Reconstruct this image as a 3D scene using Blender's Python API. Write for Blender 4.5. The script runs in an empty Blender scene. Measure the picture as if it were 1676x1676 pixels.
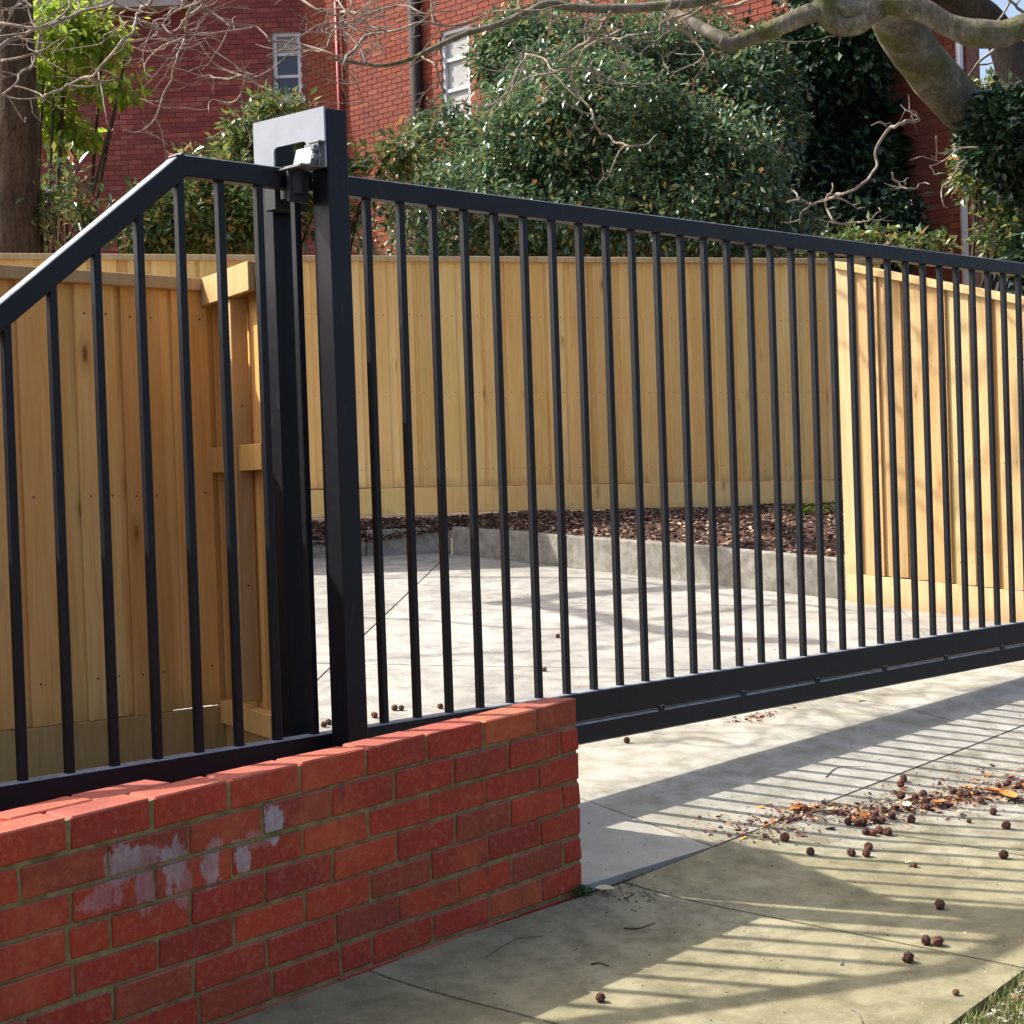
import bpy, bmesh, math, random
from mathutils import Vector, Matrix, noise
random.seed(7)
R = math.radians
scn = bpy.context.scene
col = scn.collection
# ------------------------------------------------------------------ camera
CX, CY, CZ = -4.0024, -3.7449, 1.2857
YAW, PITCH, ROLL, FOC = .7851, -.0170, -.0337, 2873.15
cf = Vector((math.sin(YAW)*math.cos(PITCH), math.cos(YAW)*math.cos(PITCH), math.sin(PITCH)))
_r = Vector((math.cos(YAW), -math.sin(YAW), 0)); _u = _r.cross(cf)
cr = _r*math.cos(ROLL) + _u*math.sin(ROLL)
cu = -_r*math.sin(ROLL) + _u*math.cos(ROLL)
C0 = Vector((CX, CY, CZ))
cam_d = bpy.data.cameras.new('camera'); cam = bpy.data.objects.new('camera', cam_d); col.objects.link(cam)
cam_d.sensor_width = 36; cam_d.lens = 36*FOC/1676; cam_d.clip_end = 500; cam_d.clip_start = .05
m = Matrix((cr, cu, -cf)).transposed().to_4x4(); m.translation = C0
cam.matrix_world = m
scn.camera = cam
# ------------------------------------------------------------------ light
AZ, EL = R(32.62), R(47.17)          # azimuth from +Y toward -X
SUN = Vector((-math.sin(AZ)*math.cos(EL), math.cos(AZ)*math.cos(EL), math.sin(EL)))
w = bpy.data.worlds.new('World'); scn.world = w; w.use_nodes = True
nt = w.node_tree; nt.nodes.clear()
sky = nt.nodes.new('ShaderNodeTexSky'); sky.sky_type = 'NISHITA'; sky.sun_disc = False
sky.sun_elevation = EL; sky.sun_rotation = -AZ; sky.air_density = .8; sky.dust_density = 5; sky.ozone_density = 1.0
bg = nt.nodes.new('ShaderNodeBackground'); bg.inputs[1].default_value = .15
wo = nt.nodes.new('ShaderNodeOutputWorld')
nt.links.new(sky.outputs[0], bg.inputs[0]); nt.links.new(bg.outputs[0], wo.inputs[0])
sd = bpy.data.lights.new('sun', 'SUN'); sd.energy = 4.1; sd.angle = R(.55); sd.color = (1, .95, .87)
so = bpy.data.objects.new('sun', sd); col.objects.link(so)
so.rotation_euler = (-SUN).to_track_quat('-Z', 'Y').to_euler(); so.location = (0, 0, 20)
vs = scn.view_settings
vs.view_transform = 'Standard'; vs.look = 'None'; vs.exposure = 1.04; vs.gamma = 1; vs.use_curve_mapping = False

# ------------------------------------------------------------------ helpers
def ray(x, y): return cf + cr*((x-838)/FOC) - cu*((y-838)/FOC)
def at(x, y, D): return C0 + ray(x, y)*D            # a point of the place, D metres deep
def on_plane(x, y, p, n):
    v = ray(x, y); n = Vector(n); return C0 + v*((Vector(p)-C0).dot(n)/v.dot(n))
TAB = [(-40, -3.3), (-8, -.673), (-.23, -.0386), (0, 0), (.71, .119), (2.8, .278), (6.575, .573), (10, .84), (60, .84)]   # street-to-garden profile of the ground
def gz(X, Y):
    a = .0285*min(9, max(-6, X))
    for (y0, z0), (y1, z1) in zip(TAB[:-1], TAB[1:]):
        if Y <= y1: break
    return a+z0+(z1-z0)*min(1, max(0, (Y-y0)/(y1-y0)))
def gzs(X, Y):    # lightly eased kinks
    return sum(gz(X, Y+d) for d in (-.09, -.045, 0, .045, .09))/5
def on_ground(x, y):
    v = ray(x, y); t = 1.
    while (C0+v*t).z > gz(*(C0+v*t).xy) and t < 60: t += .02
    lo, hi = t-.02, t
    for _ in range(20):
        mm = (lo+hi)/2; p = C0+v*mm
        if p.z > gzs(p.x, p.y): lo = mm
        else: hi = mm
    return C0+v*lo

def setp(o, label=None, cat=None, group=None, kind=None):
    if label: o['label'] = label
    if cat: o['category'] = cat
    if group: o['group'] = group
    if kind: o['kind'] = kind
    return o
def empty(name, loc=(0, 0, 0), **k):
    o = bpy.data.objects.new(name, None); col.objects.link(o); o.location = loc; o.empty_display_size = .1
    return setp(o, **k)
def link(name, me, parent=None, loc=None, mat=None, **k):
    if mat and not me.materials: me.materials.append(mat)
    o = bpy.data.objects.new(name, me); col.objects.link(o)
    if parent: o.parent = parent
    if loc is not None: o.location = loc
    return setp(o, **k)
def mesh(name, bm, mat=None, smooth=False):
    me = bpy.data.meshes.new(name); bm.normal_update(); bm.to_mesh(me); bm.free()
    if smooth:
        for p in me.polygons: p.use_smooth = True
    if mat: me.materials.append(mat)
    return me
def pydata(name, v, f, mat=None, smooth=False):
    me = bpy.data.meshes.new(name); me.from_pydata(v, [], f)
    if smooth: me.polygons.foreach_set('use_smooth', [True]*len(f))
    me.update()
    if mat: me.materials.append(mat)
    return me
def box(bm, x0, x1, y0, y1, z0, z1, M=None):
    vs_ = [bm.verts.new((x, y, z)) for z in (z0, z1) for y in (y0, y1) for x in (x0, x1)]
    if M is not None:
        for v in vs_: v.co = M @ v.co
    a = vs_
    for q in ((0, 2, 3, 1), (4, 5, 7, 6), (0, 1, 5, 4), (1, 3, 7, 5), (3, 2, 6, 7), (2, 0, 4, 6)):
        bm.faces.new([a[i] for i in q])
    return vs_
def bevel(bm, w_, seg=1):
    bmesh.ops.bevel(bm, geom=bm.edges[:], offset=w_, segments=seg, affect='EDGES', profile=.6)
def boxmesh(name, dims, bev=0, mat=None, jit=0, seg=1, M=None):
    bm = bmesh.new(); x0, x1, y0, y1, z0, z1 = dims
    v = box(bm, *dims)
    if jit:
        for q in v: q.co += Vector((random.uniform(-jit, jit), random.uniform(-jit, jit)*.6, random.uniform(-jit, jit)))
    if bev: bevel(bm, bev, seg)
    if M is not None: bmesh.ops.transform(bm, matrix=M, verts=bm.verts)
    return mesh(name, bm, mat)
def catmull(P, n=4):
    P = [Vector(p) for p in P]
    if len(P) < 3: return P
    Q = [P[0]*2-P[1]]+P+[P[-1]*2-P[-2]]; out = []
    for i in range(1, len(Q)-2):
        for k in range(n):
            t = k/n; a, b, c, d = Q[i-1:i+3]
            out.append(.5*((2*b)+(c-a)*t+(2*a-5*b+4*c-d)*t*t+(3*b-a-3*c+d)*t**3))
    out.append(P[-1]); return out
class Tubes:
    def __init__(s): s.v = []; s.f = []
    def add(s, P, rad, n=6, wob=0, cap=True):
        P = [Vector(p) for p in P]; N = len(P)
        if N < 2: return
        base = len(s.v); up = Vector((.3, .2, 1)).normalized(); t = (P[1]-P[0]).normalized()
        a = t.cross(up)
        if a.length < .1: a = t.cross(Vector((1, 0, 0)))
        a.normalize()
        for i, p in enumerate(P):
            t = ((P[min(i+1, N-1)]-P[max(i-1, 0)])).normalized()
            a = (a-t*a.dot(t)).normalized(); b = t.cross(a)
            r = rad(i/(N-1)) if callable(rad) else rad
            for k in range(n):
                g = 2*math.pi*k/n
                rr = r*(1+(wob*noise.noise(p*3.1+Vector((k*1.7, 0, i*.2))) if wob else 0))
                s.v.append(p+(a*math.cos(g)+b*math.sin(g))*rr)
        for i in range(N-1):
            for k in range(n):
                k2 = (k+1) % n; q = base+i*n
                s.f.append((q+k, q+k2, q+n+k2, q+n+k))
        if cap:
            s.f.append(tuple(base+k for k in reversed(range(n)))); s.f.append(tuple(base+(N-1)*n+k for k in range(n)))
    def build(s, name, mat): return pydata(name, s.v, s.f, mat, True)

# ------------------------------------------------------------------ materials
def mat(name):
    m_ = bpy.data.materials.new(name); m_.use_nodes = True
    n = m_.node_tree; b = n.nodes['Principled BSDF']
    return m_, n, b
def N(n, t, **k):
    x = n.nodes.new('ShaderNode'+t)
    for a, b in k.items():
        if hasattr(x, a): setattr(x, a, b)
        else: x.inputs[a.replace('_', ' ')].default_value = b
    return x
def ramp(n, fac, stops, interp='LINEAR'):
    r = n.nodes.new('ShaderNodeValToRGB'); r.color_ramp.interpolation = interp
    e = r.color_ramp.elements
    while len(e) < len(stops): e.new(.5)
    for q, (p, c) in zip(e, stops):
        q.position = p; q.color = (*c, 1) if len(c) == 3 else c
    n.links.new(fac, r.inputs[0]); return r.outputs[0]
def mix(n, fac, a, b, mode='MIX'):
    x = n.nodes.new('ShaderNodeMix'); x.data_type = 'RGBA'; x.blend_type = mode
    for i, v in ((0, fac), (6, a), (7, b)):
        if isinstance(v, (int, float)): x.inputs[i].default_value = v
        elif isinstance(v, tuple): x.inputs[i].default_value = (*v, 1)
        else: n.links.new(v, x.inputs[i])
    return x.outputs[2]
def math_(n, op, a, b=None, c=None, clamp=False):
    x = n.nodes.new('ShaderNodeMath'); x.operation = op; x.use_clamp = clamp
    for i, v in enumerate((a, b, c)):
        if v is None: continue
        if isinstance(v, (int, float)): x.inputs[i].default_value = v
        else: n.links.new(v, x.inputs[i])
    return x.outputs[0]
def noise_(n, vec, scale, detail=4, rough=.55, dist=0, out=0):
    x = n.nodes.new('ShaderNodeTexNoise'); x.inputs['Scale'].default_value = scale
    x.inputs['Detail'].default_value = detail; x.inputs['Roughness'].default_value = rough; x.inputs['Distortion'].default_value = dist
    if vec is not None: n.links.new(vec, x.inputs['Vector'])
    return x.outputs[out]
def mapping(n, vec, scale=(1, 1, 1), loc=None):
    x = n.nodes.new('ShaderNodeMapping'); x.inputs['Scale'].default_value = scale
    n.links.new(vec, x.inputs['Vector'])
    if loc is not None:
        if isinstance(loc, tuple): x.inputs['Location'].default_value = loc
        else: n.links.new(loc, x.inputs['Location'])
    return x.outputs[0]
def bump(n, b, h, strength=.3, dist=.01):
    x = n.nodes.new('ShaderNodeBump'); x.inputs['Strength'].default_value = strength; x.inputs['Distance'].default_value = dist
    n.links.new(h, x.inputs['Height']); n.links.new(x.outputs[0], b.inputs['Normal'])
def objco(n): return N(n, 'TexCoord').outputs['Object']
def pos(n): return N(n, 'NewGeometry').outputs['Position']
def rnd(n): return N(n, 'ObjectInfo').outputs['Random']
def island(n): return N(n, 'NewGeometry').outputs['Random Per Island']
def comb(n, x, y, z):
    c = n.nodes.new('ShaderNodeCombineXYZ')
    for i, v in enumerate((x, y, z)):
        if isinstance(v, (int, float)): c.inputs[i].default_value = v
        else: n.links.new(v, c.inputs[i])
    return c.outputs[0]

def wood_mat(name, base, dark, light, rough=.75):
    m_, n, b = mat(name)
    o = objco(n); r = rnd(n)
    off = comb(n, math_(n, 'MULTIPLY', r, 37.), math_(n, 'MULTIPLY', r, 91.), math_(n, 'MULTIPLY', r, 53.))
    ad = n.nodes.new('ShaderNodeVectorMath'); ad.operation = 'ADD'; n.links.new(o, ad.inputs[0]); n.links.new(off, ad.inputs[1])
    v = ad.outputs[0]
    g = noise_(n, mapping(n, v, (26, 26, 1.3)), 1.6, 6, .6, .9)
    c = ramp(n, g, [(.25, dark), (.5, base), (.78, light)])
    # whole-board hue shift
    tone = ramp(n, r, [(0, (.70, .62, .50)), (.2, (1.0, .96, .88)), (.4, (.88, .76, .60)), (.6, (1.06, 1.06, 1.08)), (.8, (.86, .92, .80)), (1, (1.1, 1.02, .92))])
    c = mix(n, 1., c, tone, 'MULTIPLY')
    # weathered patches
    big = noise_(n, mapping(n, v, (4, 4, .9)), 1.2, 3, .6)
    c = mix(n, ramp(n, big, [(.42, (0, 0, 0)), (.75, (.45, .45, .45))]), c, (base[0]*.72, base[1]*.55, base[2]*.42))
    # knots
    vo = n.nodes.new('ShaderNodeTexVoronoi'); vo.inputs['Scale'].default_value = 1; n.links.new(mapping(n, v, (8, .02, 2.8)), vo.inputs['Vector'])
    sep = n.nodes.new('ShaderNodeSeparateColor'); n.links.new(vo.outputs['Color'], sep.inputs[0])
    gate = math_(n, 'GREATER_THAN', sep.outputs[0], .66)
    k = ramp(n, vo.outputs['Distance'], [(.04, (1, 1, 1)), (.075, (.8, .8, .8)), (.11, (.35, .35, .35)), (.26, (0, 0, 0))])
    kk = math_(n, 'MULTIPLY', k, gate)
    c = mix(n, kk, c, (.20, .065, .018))
    dz_ = n.nodes.new('ShaderNodeSeparateXYZ'); n.links.new(o, dz_.inputs[0])
    dirt = math_(n, 'ADD', math_(n, 'MULTIPLY', dz_.outputs[2], 4.), math_(n, 'MULTIPLY', big, 1.4))
    c = mix(n, ramp(n, dirt, [(.45, (.45,)*3), (.95, (0, 0, 0))]), c, (.20, .12, .06))      # splash dirt at the foot
    # nail heads in pairs at rail height
    so = n.nodes.new('ShaderNodeSeparateXYZ'); n.links.new(o, so.inputs[0])
    ax = math_(n, 'SUBTRACT', math_(n, 'ABSOLUTE', so.outputs[0]), .042)
    nz = math_(n, 'SUBTRACT', math_(n, 'PINGPONG', math_(n, 'SUBTRACT', so.outputs[2], .14), .31), 0)
    dd = math_(n, 'SQRT', math_(n, 'ADD', math_(n, 'MULTIPLY', ax, ax), math_(n, 'MULTIPLY', nz, nz)))
    c = mix(n, math_(n, 'LESS_THAN', dd, .0042), c, (.10, .085, .07))
    n.links.new(c, b.inputs['Base Color']); b.inputs['Roughness'].default_value = rough; b.inputs['Specular IOR Level'].default_value = .25
    bump(n, b, g, .25, .002)
    return m_
WOOD = wood_mat('pine_boards', (.84, .53, .20), (.72, .40, .12), (.88, .62, .29))
WOODB = wood_mat('bounce_brightened_pine', (.89, .60, .24), (.80, .49, .165), (.90, .68, .34))  # paler copy of the fence pine, bounced driveway light put into its colour
WOODL = wood_mat('pale_pine', (.50, .365, .19), (.42, .29, .135), (.60, .465, .28))
PLINTH = wood_mat('treated_plinth', (.60, .43, .19), (.48, .33, .13), (.68, .52, .27))

def paint_black():
    m_, n, b = mat('black_powder_coat')
    p = pos(n); g = noise_(n, p, 5, 5, .6)
    c = ramp(n, g, [(.3, (.0035, .0046, .008)), (.7, (.006, .0075, .012))])
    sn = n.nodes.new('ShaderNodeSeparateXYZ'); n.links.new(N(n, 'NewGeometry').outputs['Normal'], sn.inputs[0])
    top_glare = ramp(n, sn.outputs[2], [(.35, (0, 0, 0)), (.62, (1, 1, 1))])      # sky and sun glare painted pale grey onto the upper faces
    top_glare = mix(n, 1., top_glare, ramp(n, noise_(n, p, 22, 5, .7), [(.3, (.45,)*3), (.6, (1, 1, 1))]), 'MULTIPLY')
    c = mix(n, top_glare, c, (.30, .32, .35))
    c = mix(n, ramp(n, noise_(n, mapping(n, p, (1, 1, .25)), 30, 6, .75), [(.60, (0, 0, 0)), (.72, (.10, .10, .10))]), c, (.2, .2, .2))
    n.links.new(c, b.inputs['Base Color'])
    n.links.new(ramp(n, noise_(n, p, 40, 3), [(.3, (.42,)*3), (.7, (.50,)*3)]), b.inputs['Roughness'])
    b.inputs['Specular IOR Level'].default_value = .27
    b.inputs['Coat Weight'].default_value = .04; b.inputs['Coat Roughness'].default_value = .16
    bump(n, b, noise_(n, p, 900, 2), .06, .0005)
    return m_
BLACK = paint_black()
def simple(name, c1, c2, scale=8, rough=.7, bs=.2, bd=.005, metal=0, spec=.4, coord='pos'):
    m_, n, b = mat(name); v = pos(n) if coord == 'pos' else objco(n)
    g = noise_(n, v, scale, 6, .62)
    n.links.new(ramp(n, g, [(.3, c1), (.7, c2)]), b.inputs['Base Color'])
    b.inputs['Roughness'].default_value = rough; b.inputs['Metallic'].default_value = metal; b.inputs['Specular IOR Level'].default_value = spec
    bump(n, b, noise_(n, v, scale*5, 5, .6), bs, bd)
    return m_
GALV = simple('galvanised_steel', (.11, .125, .13), (.19, .205, .215), 30, .5, .1, .001, .3)
DARKMETAL = simple('dark_rubber', (.012, .012, .013), (.03, .03, .03), 20, .6)
GREYPLATE = simple('grey_painted_steel', (.24, .27, .31), (.30, .33, .375), 14, .34, .06, .001, 0, .6)

def brick_mat(name, cols, far=False):
    m_, n, b = mat(name)
    r = island(n) if far else rnd(n)
    c = ramp(n, r, cols)
    p = pos(n)
    if not far:
        c = mix(n, ramp(n, noise_(n, p, 9, 5, .65), [(.4, (0, 0, 0)), (.75, (.55, .55, .55))]), c, (.22, .032, .02))
        c = mix(n, ramp(n, noise_(n, p, 55, 4, .7), [(.50, (0, 0, 0)), (.72, (.45, .45, .45))]), c, (.52, .17, .09))
        c = mix(n, ramp(n, noise_(n, p, 210, 3, .7), [(.60, (0, 0, 0)), (.70, (.6, .6, .6))]), c, (.12, .02, .015))
        c = mix(n, ramp(n, noise_(n, mapping(n, p, (1, 1, .6)), 5.2, 4, .7), [(.55, (0, 0, 0)), (.75, (.5, .5, .5))]), c, (.50, .13, .05))
        # burnt header marks
        st = noise_(n, mapping(n, p, (3.1, 3.1, 2)), 4.0, 2, .5)
        c = mix(n, ramp(n, st, [(.70, (0, 0, 0)), (.76, (.6, .6, .6))]), c, (.085, .035, .035))
        # grey paint-over smears, each an ellipse on the wall face with a ragged edge
        sepx = n.nodes.new('ShaderNodeSeparateXYZ'); n.links.new(p, sepx.inputs[0])
        rag = noise_(n, mapping(n, p, (1, 1, .35)), 38, 5, .75)
        rag2 = noise_(n, p, 12, 3, .6)
        tot = None
        for (px, py, rx, rz_, s_) in SMEARS:
            q = on_plane(px, py, (0, 0, 0), (-math.sin(WY), math.cos(WY), 0))
            dx = math_(n, 'DIVIDE', math_(n, 'SUBTRACT', sepx.outputs[0], q.x), rx*1.25)
            dz = math_(n, 'DIVIDE', math_(n, 'SUBTRACT', sepx.outputs[2], q.z), rz_*1.15)
            d = math_(n, 'SQRT', math_(n, 'ADD', math_(n, 'MULTIPLY', dx, dx), math_(n, 'MULTIPLY', dz, dz)))
            d = math_(n, 'ADD', d, math_(n, 'MULTIPLY', math_(n, 'SUBTRACT', rag, .5), 2.3))
            d = math_(n, 'ADD', d, math_(n, 'MULTIPLY', math_(n, 'SUBTRACT', rag2, .5), 1.9))
            f = math_(n, 'MULTIPLY', math_(n, 'SUBTRACT', 1.12, d, clamp=True), 5.*s_, clamp=True)
            f = math_(n, 'MINIMUM', f, s_)
            tot = f if tot is None else math_(n, 'MAXIMUM', tot, f)
        c = mix(n, math_(n, 'MULTIPLY', tot, ramp(n, noise_(n, mapping(n, p, (1, 1, .3)), 70, 4, .8), [(.3, (.45,)*3), (.6, (1, 1, 1))])), c, (.37, .345, .37))
    else:
        c = mix(n, ramp(n, noise_(n, p, 1.3, 4, .6), [(.35, (0, 0, 0)), (.7, (.6, .6, .6))]), c, (.19, .05, .035))
        c = mix(n, ramp(n, noise_(n, mapping(n, p, (1, 1, .35)), 1.1, 6, .75, .5), [(.5, (0, 0, 0)), (.68, (.5, .5, .5))]), c, (.12, .05, .04))
    if not far:       # weathered, dusty upper faces and grime
        sn = n.nodes.new('ShaderNodeSeparateXYZ'); n.links.new(N(n, 'NewGeometry').outputs['Normal'], sn.inputs[0])
        c = mix(n, math_(n, 'MULTIPLY', ramp(n, sn.outputs[2], [(.3, (0, 0, 0)), (.7, (.6, .6, .6))]), noise_(n, p, 24, 5, .7)), c, (.34, .19, .14))
        c = mix(n, ramp(n, noise_(n, p, 3.3, 6, .75, .8), [(.54, (0, 0, 0)), (.68, (.4, .4, .4))]), c, (.15, .04, .022))
    n.links.new(c, b.inputs['Base Color']); b.inputs['Roughness'].default_value = .75 if not far else .85
    b.inputs['Specular IOR Level'].default_value = .35
    bump(n, b, noise_(n, p, 110 if not far else 20, 7, .75), .55, .003)
    return m_
WY = .0631; WS = .033; HW = .602
SMEARS = [(205, 1412, .040, .05, .75), (232, 1400, .030, .02, .5), (286, 1412, .027, .055, .85), (238, 1452, .03, .06, .5), (345, 1418, .022, .05, .75), (352, 1385, .020, .018, .5),
          (399, 1403, .018, .03, .8), (396, 1380, .022, .012, .5), (446, 1346, .024, .04, .95), (160, 1470, .05, .03, .35), (420, 1376, .05, .02, .25), (300, 1455, .02, .04, .4)]
BRICK = brick_mat('red_brick', [(0, (.39, .036, .016)), (.25, (.31, .026, .013)), (.45, (.42, .050, .017)), (.7, (.25, .022, .013)), (.85, (.48, .095, .026)), (1, (.18, .024, .018))])
MORTAR = simple('mossy_mortar', (.12, .095, .03), (.29, .24, .11), 22, .95, .9, .006)
BRICKF = brick_mat('facade_brick', [(0, (.23, .045, .018)), (.3, (.19, .035, .016)), (.55, (.26, .057, .022)), (.8, (.145, .028, .018)), (1, (.30, .08, .034))], True)
BRICKS = brick_mat('shade_toned_facade_brick', [(0, (.27, .05, .045)), (.35, (.20, .04, .042)), (.7, (.31, .065, .055)), (1, (.36, .11, .085))], True)  # same facade brick with the purplish shade put into its colour
MORTARF = simple('facade_mortar', (.20, .085, .055), (.26, .13, .09), 2, .95)

def concrete(name, c1, c2, c3, stain, sc=1.0, fade=None):
    m_, n, b = mat(name); p = pos(n); r = rnd(n)
    g1 = noise_(n, p, .9*sc, 6, .62, .4); g2 = noise_(n, p, 6*sc, 7, .68); g3 = noise_(n, p, 130, 4, .7)
    c = ramp(n, g1, [(.3, c1), (.5, c2), (.72, c3)])
    if fade:       # cleaner, greyer concrete along the crossing
        sx = n.nodes.new('ShaderNodeSeparateXYZ'); n.links.new(p, sx.inputs[0])
        fx = math_(n, 'ADD', math_(n, 'MULTIPLY', sx.outputs[0], .42), math_(n, 'MULTIPLY', g1, .8))
        fx = math_(n, 'ADD', fx, math_(n, 'MULTIPLY', sx.outputs[1], .5))
        c = mix(n, ramp(n, fx, [(.62, (0, 0, 0)), (1.0, (.9, .9, .9))]), c, fade)
    c = mix(n, ramp(n, g2, [(.42, (0, 0, 0)), (.68, (.8, .8, .8))]), c, stain)
    c = mix(n, ramp(n, noise_(n, p, 2.3, 6, .7, 1.2), [(.52, (0, 0, 0)), (.64, (.5, .5, .5)), (.70, (.1, .1, .1))]), c, stain)
    c = mix(n, ramp(n, g3, [(.56, (0, 0, 0)), (.74, (.45, .45, .45))]), c, (.07, .06, .04))
    c = mix(n, ramp(n, noise_(n, p, 260, 2, .5), [(.6, (0, 0, 0)), (.75, (.35, .35, .35))]), c, (.6, .57, .48))
    tone = ramp(n, r, [(0, (.93, .92, .88)), (1, (1.06, 1.05, 1.03))])
    c = mix(n, 1., c, tone, 'MULTIPLY')
    n.links.new(c, b.inputs['Base Color']); b.inputs['Roughness'].default_value = .85; b.inputs['Specular IOR Level'].default_value = .3
    h = math_(n, 'ADD', math_(n, 'MULTIPLY', g3, .6), g2)
    bump(n, b, h, .35, .004)
    return m_
CONC_DRIVE = concrete('driveway_concrete', (.23, .22, .20), (.35, .335, .30), (.43, .415, .37), (.14, .138, .14))
CONC_PATH = concrete('footpath_concrete', (.185, .165, .09), (.26, .235, .14), (.335, .31, .205), (.105, .095, .05), 1.4, (.34, .325, .29))
CONC_APRON = concrete('apron_concrete', (.265, .24, .165), (.33, .30, .22), (.385, .36, .275), (.17, .16, .115), 1.2, (.36, .35, .32))
CONC_WHITE = concrete('pale_concrete', (.32, .305, .265), (.38, .365, .32), (.44, .42, .375), (.24, .23, .195))
CONC_KERB = concrete('kerb_concrete', (.20, .19, .165), (.28, .265, .235), (.36, .34, .30), (.11, .10, .075), 2.2)
DIRT = simple('dark_soil', (.045, .033, .02), (.12, .09, .05), 12, .95, .6, .01)

def foliage_mat(name, stops, rough=.3, trans=.25, spec=.5):
    m_, n, b = mat(name); r = island(n)
    c = ramp(n, r, stops)
    n.links.new(c, b.inputs['Base Color']); b.inputs['Roughness'].default_value = rough; b.inputs['Specular IOR Level'].default_value = spec
    if trans:
        t = n.nodes.new('ShaderNodeBsdfTranslucent'); mx = n.nodes.new('ShaderNodeMixShader'); mx.inputs[0].default_value = trans
        hs = n.nodes.new('ShaderNodeHueSaturation'); hs.inputs['Value'].default_value = 1.5; hs.inputs['Hue'].default_value = .485; n.links.new(c, hs.inputs['Color'])
        n.links.new(hs.outputs[0], t.inputs[0])
        n.links.new(b.outputs[0], mx.inputs[1]); n.links.new(t.outputs[0], mx.inputs[2]); n.links.new(mx.outputs[0], n.nodes['Material Output'].inputs[0])
    return m_
LEAF_CAM = foliage_mat('glossy_camellia_leaves', [(0, (.025, .055, .03)), (.4, (.055, .115, .055)), (.75, (.10, .18, .075)), (.93, (.18, .23, .08)), (.975, (.26, .20, .06)), (1, (.30, .11, .04))], .30, .28, .85)
LEAF_MIX = foliage_mat('mixed_shrub_leaves', [(0, (.04, .08, .03)), (.4, (.07, .13, .04)), (.7, (.14, .20, .05)), (.9, (.28, .27, .07)), (1, (.38, .17, .06))], .26, .25, .7)
LEAF_YEL = foliage_mat('yellow_green_leaves', [(0, (.10, .17, .02)), (.5, (.19, .29, .03)), (.85, (.30, .40, .045)), (1, (.38, .46, .07))], .45, .5, .3)
LEAF_DARK = foliage_mat('dark_ivy_leaves', [(0, (.010, .024, .012)), (.6, (.018, .045, .018)), (1, (.04, .08, .03))], .4, .08, .35)
GRASS = foliage_mat('grass_blades', [(0, (.05, .09, .015)), (.5, (.10, .15, .03)), (.8, (.28, .26, .10)), (1, (.38, .33, .16))], .5, .3, .3)

def bark(name, c1, c2, c3, zs=1, moss=None, sc=6):
    m_, n, b = mat(name); p = pos(n); fine = noise_(n, mapping(n, p, (1, 1, .45)), 45, 6, .75)
    g = noise_(n, mapping(n, p, (1, 1, zs)), sc, 7, .65, .6)
    c = ramp(n, g, [(.3, c1), (.5, c2), (.7, c3)])
    if moss:
        c = mix(n, ramp(n, noise_(n, p, 3.1, 5, .7), [(.46, (0, 0, 0)), (.60, (.9, .9, .9))]), c, moss)
        vo = n.nodes.new('ShaderNodeTexVoronoi'); vo.feature = 'DISTANCE_TO_EDGE'; vo.inputs['Scale'].default_value = 9; n.links.new(p, vo.inputs['Vector'])
        c = mix(n, ramp(n, vo.outputs['Distance'], [(0, (.28,)*3), (.04, (0, 0, 0))]), c, (.06, .05, .036))
    c = mix(n, ramp(n, fine, [(.45, (0, 0, 0)), (.62, (.55, .55, .55))]), c, (c1[0]*.5, c1[1]*.5, c1[2]*.5))
    n.links.new(c, b.inputs['Base Color']); b.inputs['Roughness'].default_value = .85; b.inputs['Specular IOR Level'].default_value = .2
    bump(n, b, math_(n, 'ADD', g, math_(n, 'MULTIPLY', fine, .6)), .9, .03)
    return m_
BARK_BROWN = bark('furrowed_brown_bark', (.035, .022, .013), (.09, .06, .036), (.16, .11, .068), .12, None, 16)
BARK_PLANE = bark('grey_plane_bark', (.085, .075, .055), (.19, .17, .13), (.38, .35, .28), .6, (.125, .13, .03), 7)
BARK_DARK = bark('dark_bark', (.02, .016, .012), (.05, .038, .026), (.08, .06, .04), .3, None, 6)
TWIG = bark('pale_twig_bark', (.20, .15, .12), (.32, .26, .21), (.44, .37, .31), 1, None, 9)
SEED, _n, _b = mat('brown_seed_ball')
_c = ramp(_n, noise_(_n, pos(_n), 140, 4, .6), [(.3, (.025, .012, .010)), (.7, (.12, .055, .035))])
_c = mix(_n, 1., _c, ramp(_n, rnd(_n), [(0, (.7, .7, .8)), (.4, (1.3, 1.05, .9)), (.7, (.8, .7, .7)), (1, (1.9, 1.4, 1.1))]), 'MULTIPLY')
_n.links.new(_c, _b.inputs['Base Color']); _b.inputs['Roughness'].default_value = .9

# ================================================================== THE GROUND
def grid_mesh(name, xs, ys, zf, mt):
    v = [(x, y, zf(x, y)) for y in ys for x in xs]; nx = len(xs)
    f = [(j*nx+i, j*nx+i+1, (j+1)*nx+i+1, (j+1)*nx+i) for j in range(len(ys)-1) for i in range(nx-1)]
    return pydata(name, v, f, mt, True)
def span(a, b, s):
    k = max(1, round((b-a)/s)); return [a+(b-a)*i/k for i in range(k+1)]
xs = [-200, -80, -30, -14]+span(-9, 10, .25)+[14, 22, 40, 80, 200]
ys = [-200, -80, -30, -14]+span(-8, -1.5, .5)[:-1]+span(-1.5, 1.2, .06)+span(1.4, 12, .4)+[14, 20, 40, 80, 200]
link('ground', grid_mesh('ground', xs, ys, lambda x, y: gzs(x, y)-.03, DIRT), kind='structure')

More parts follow.
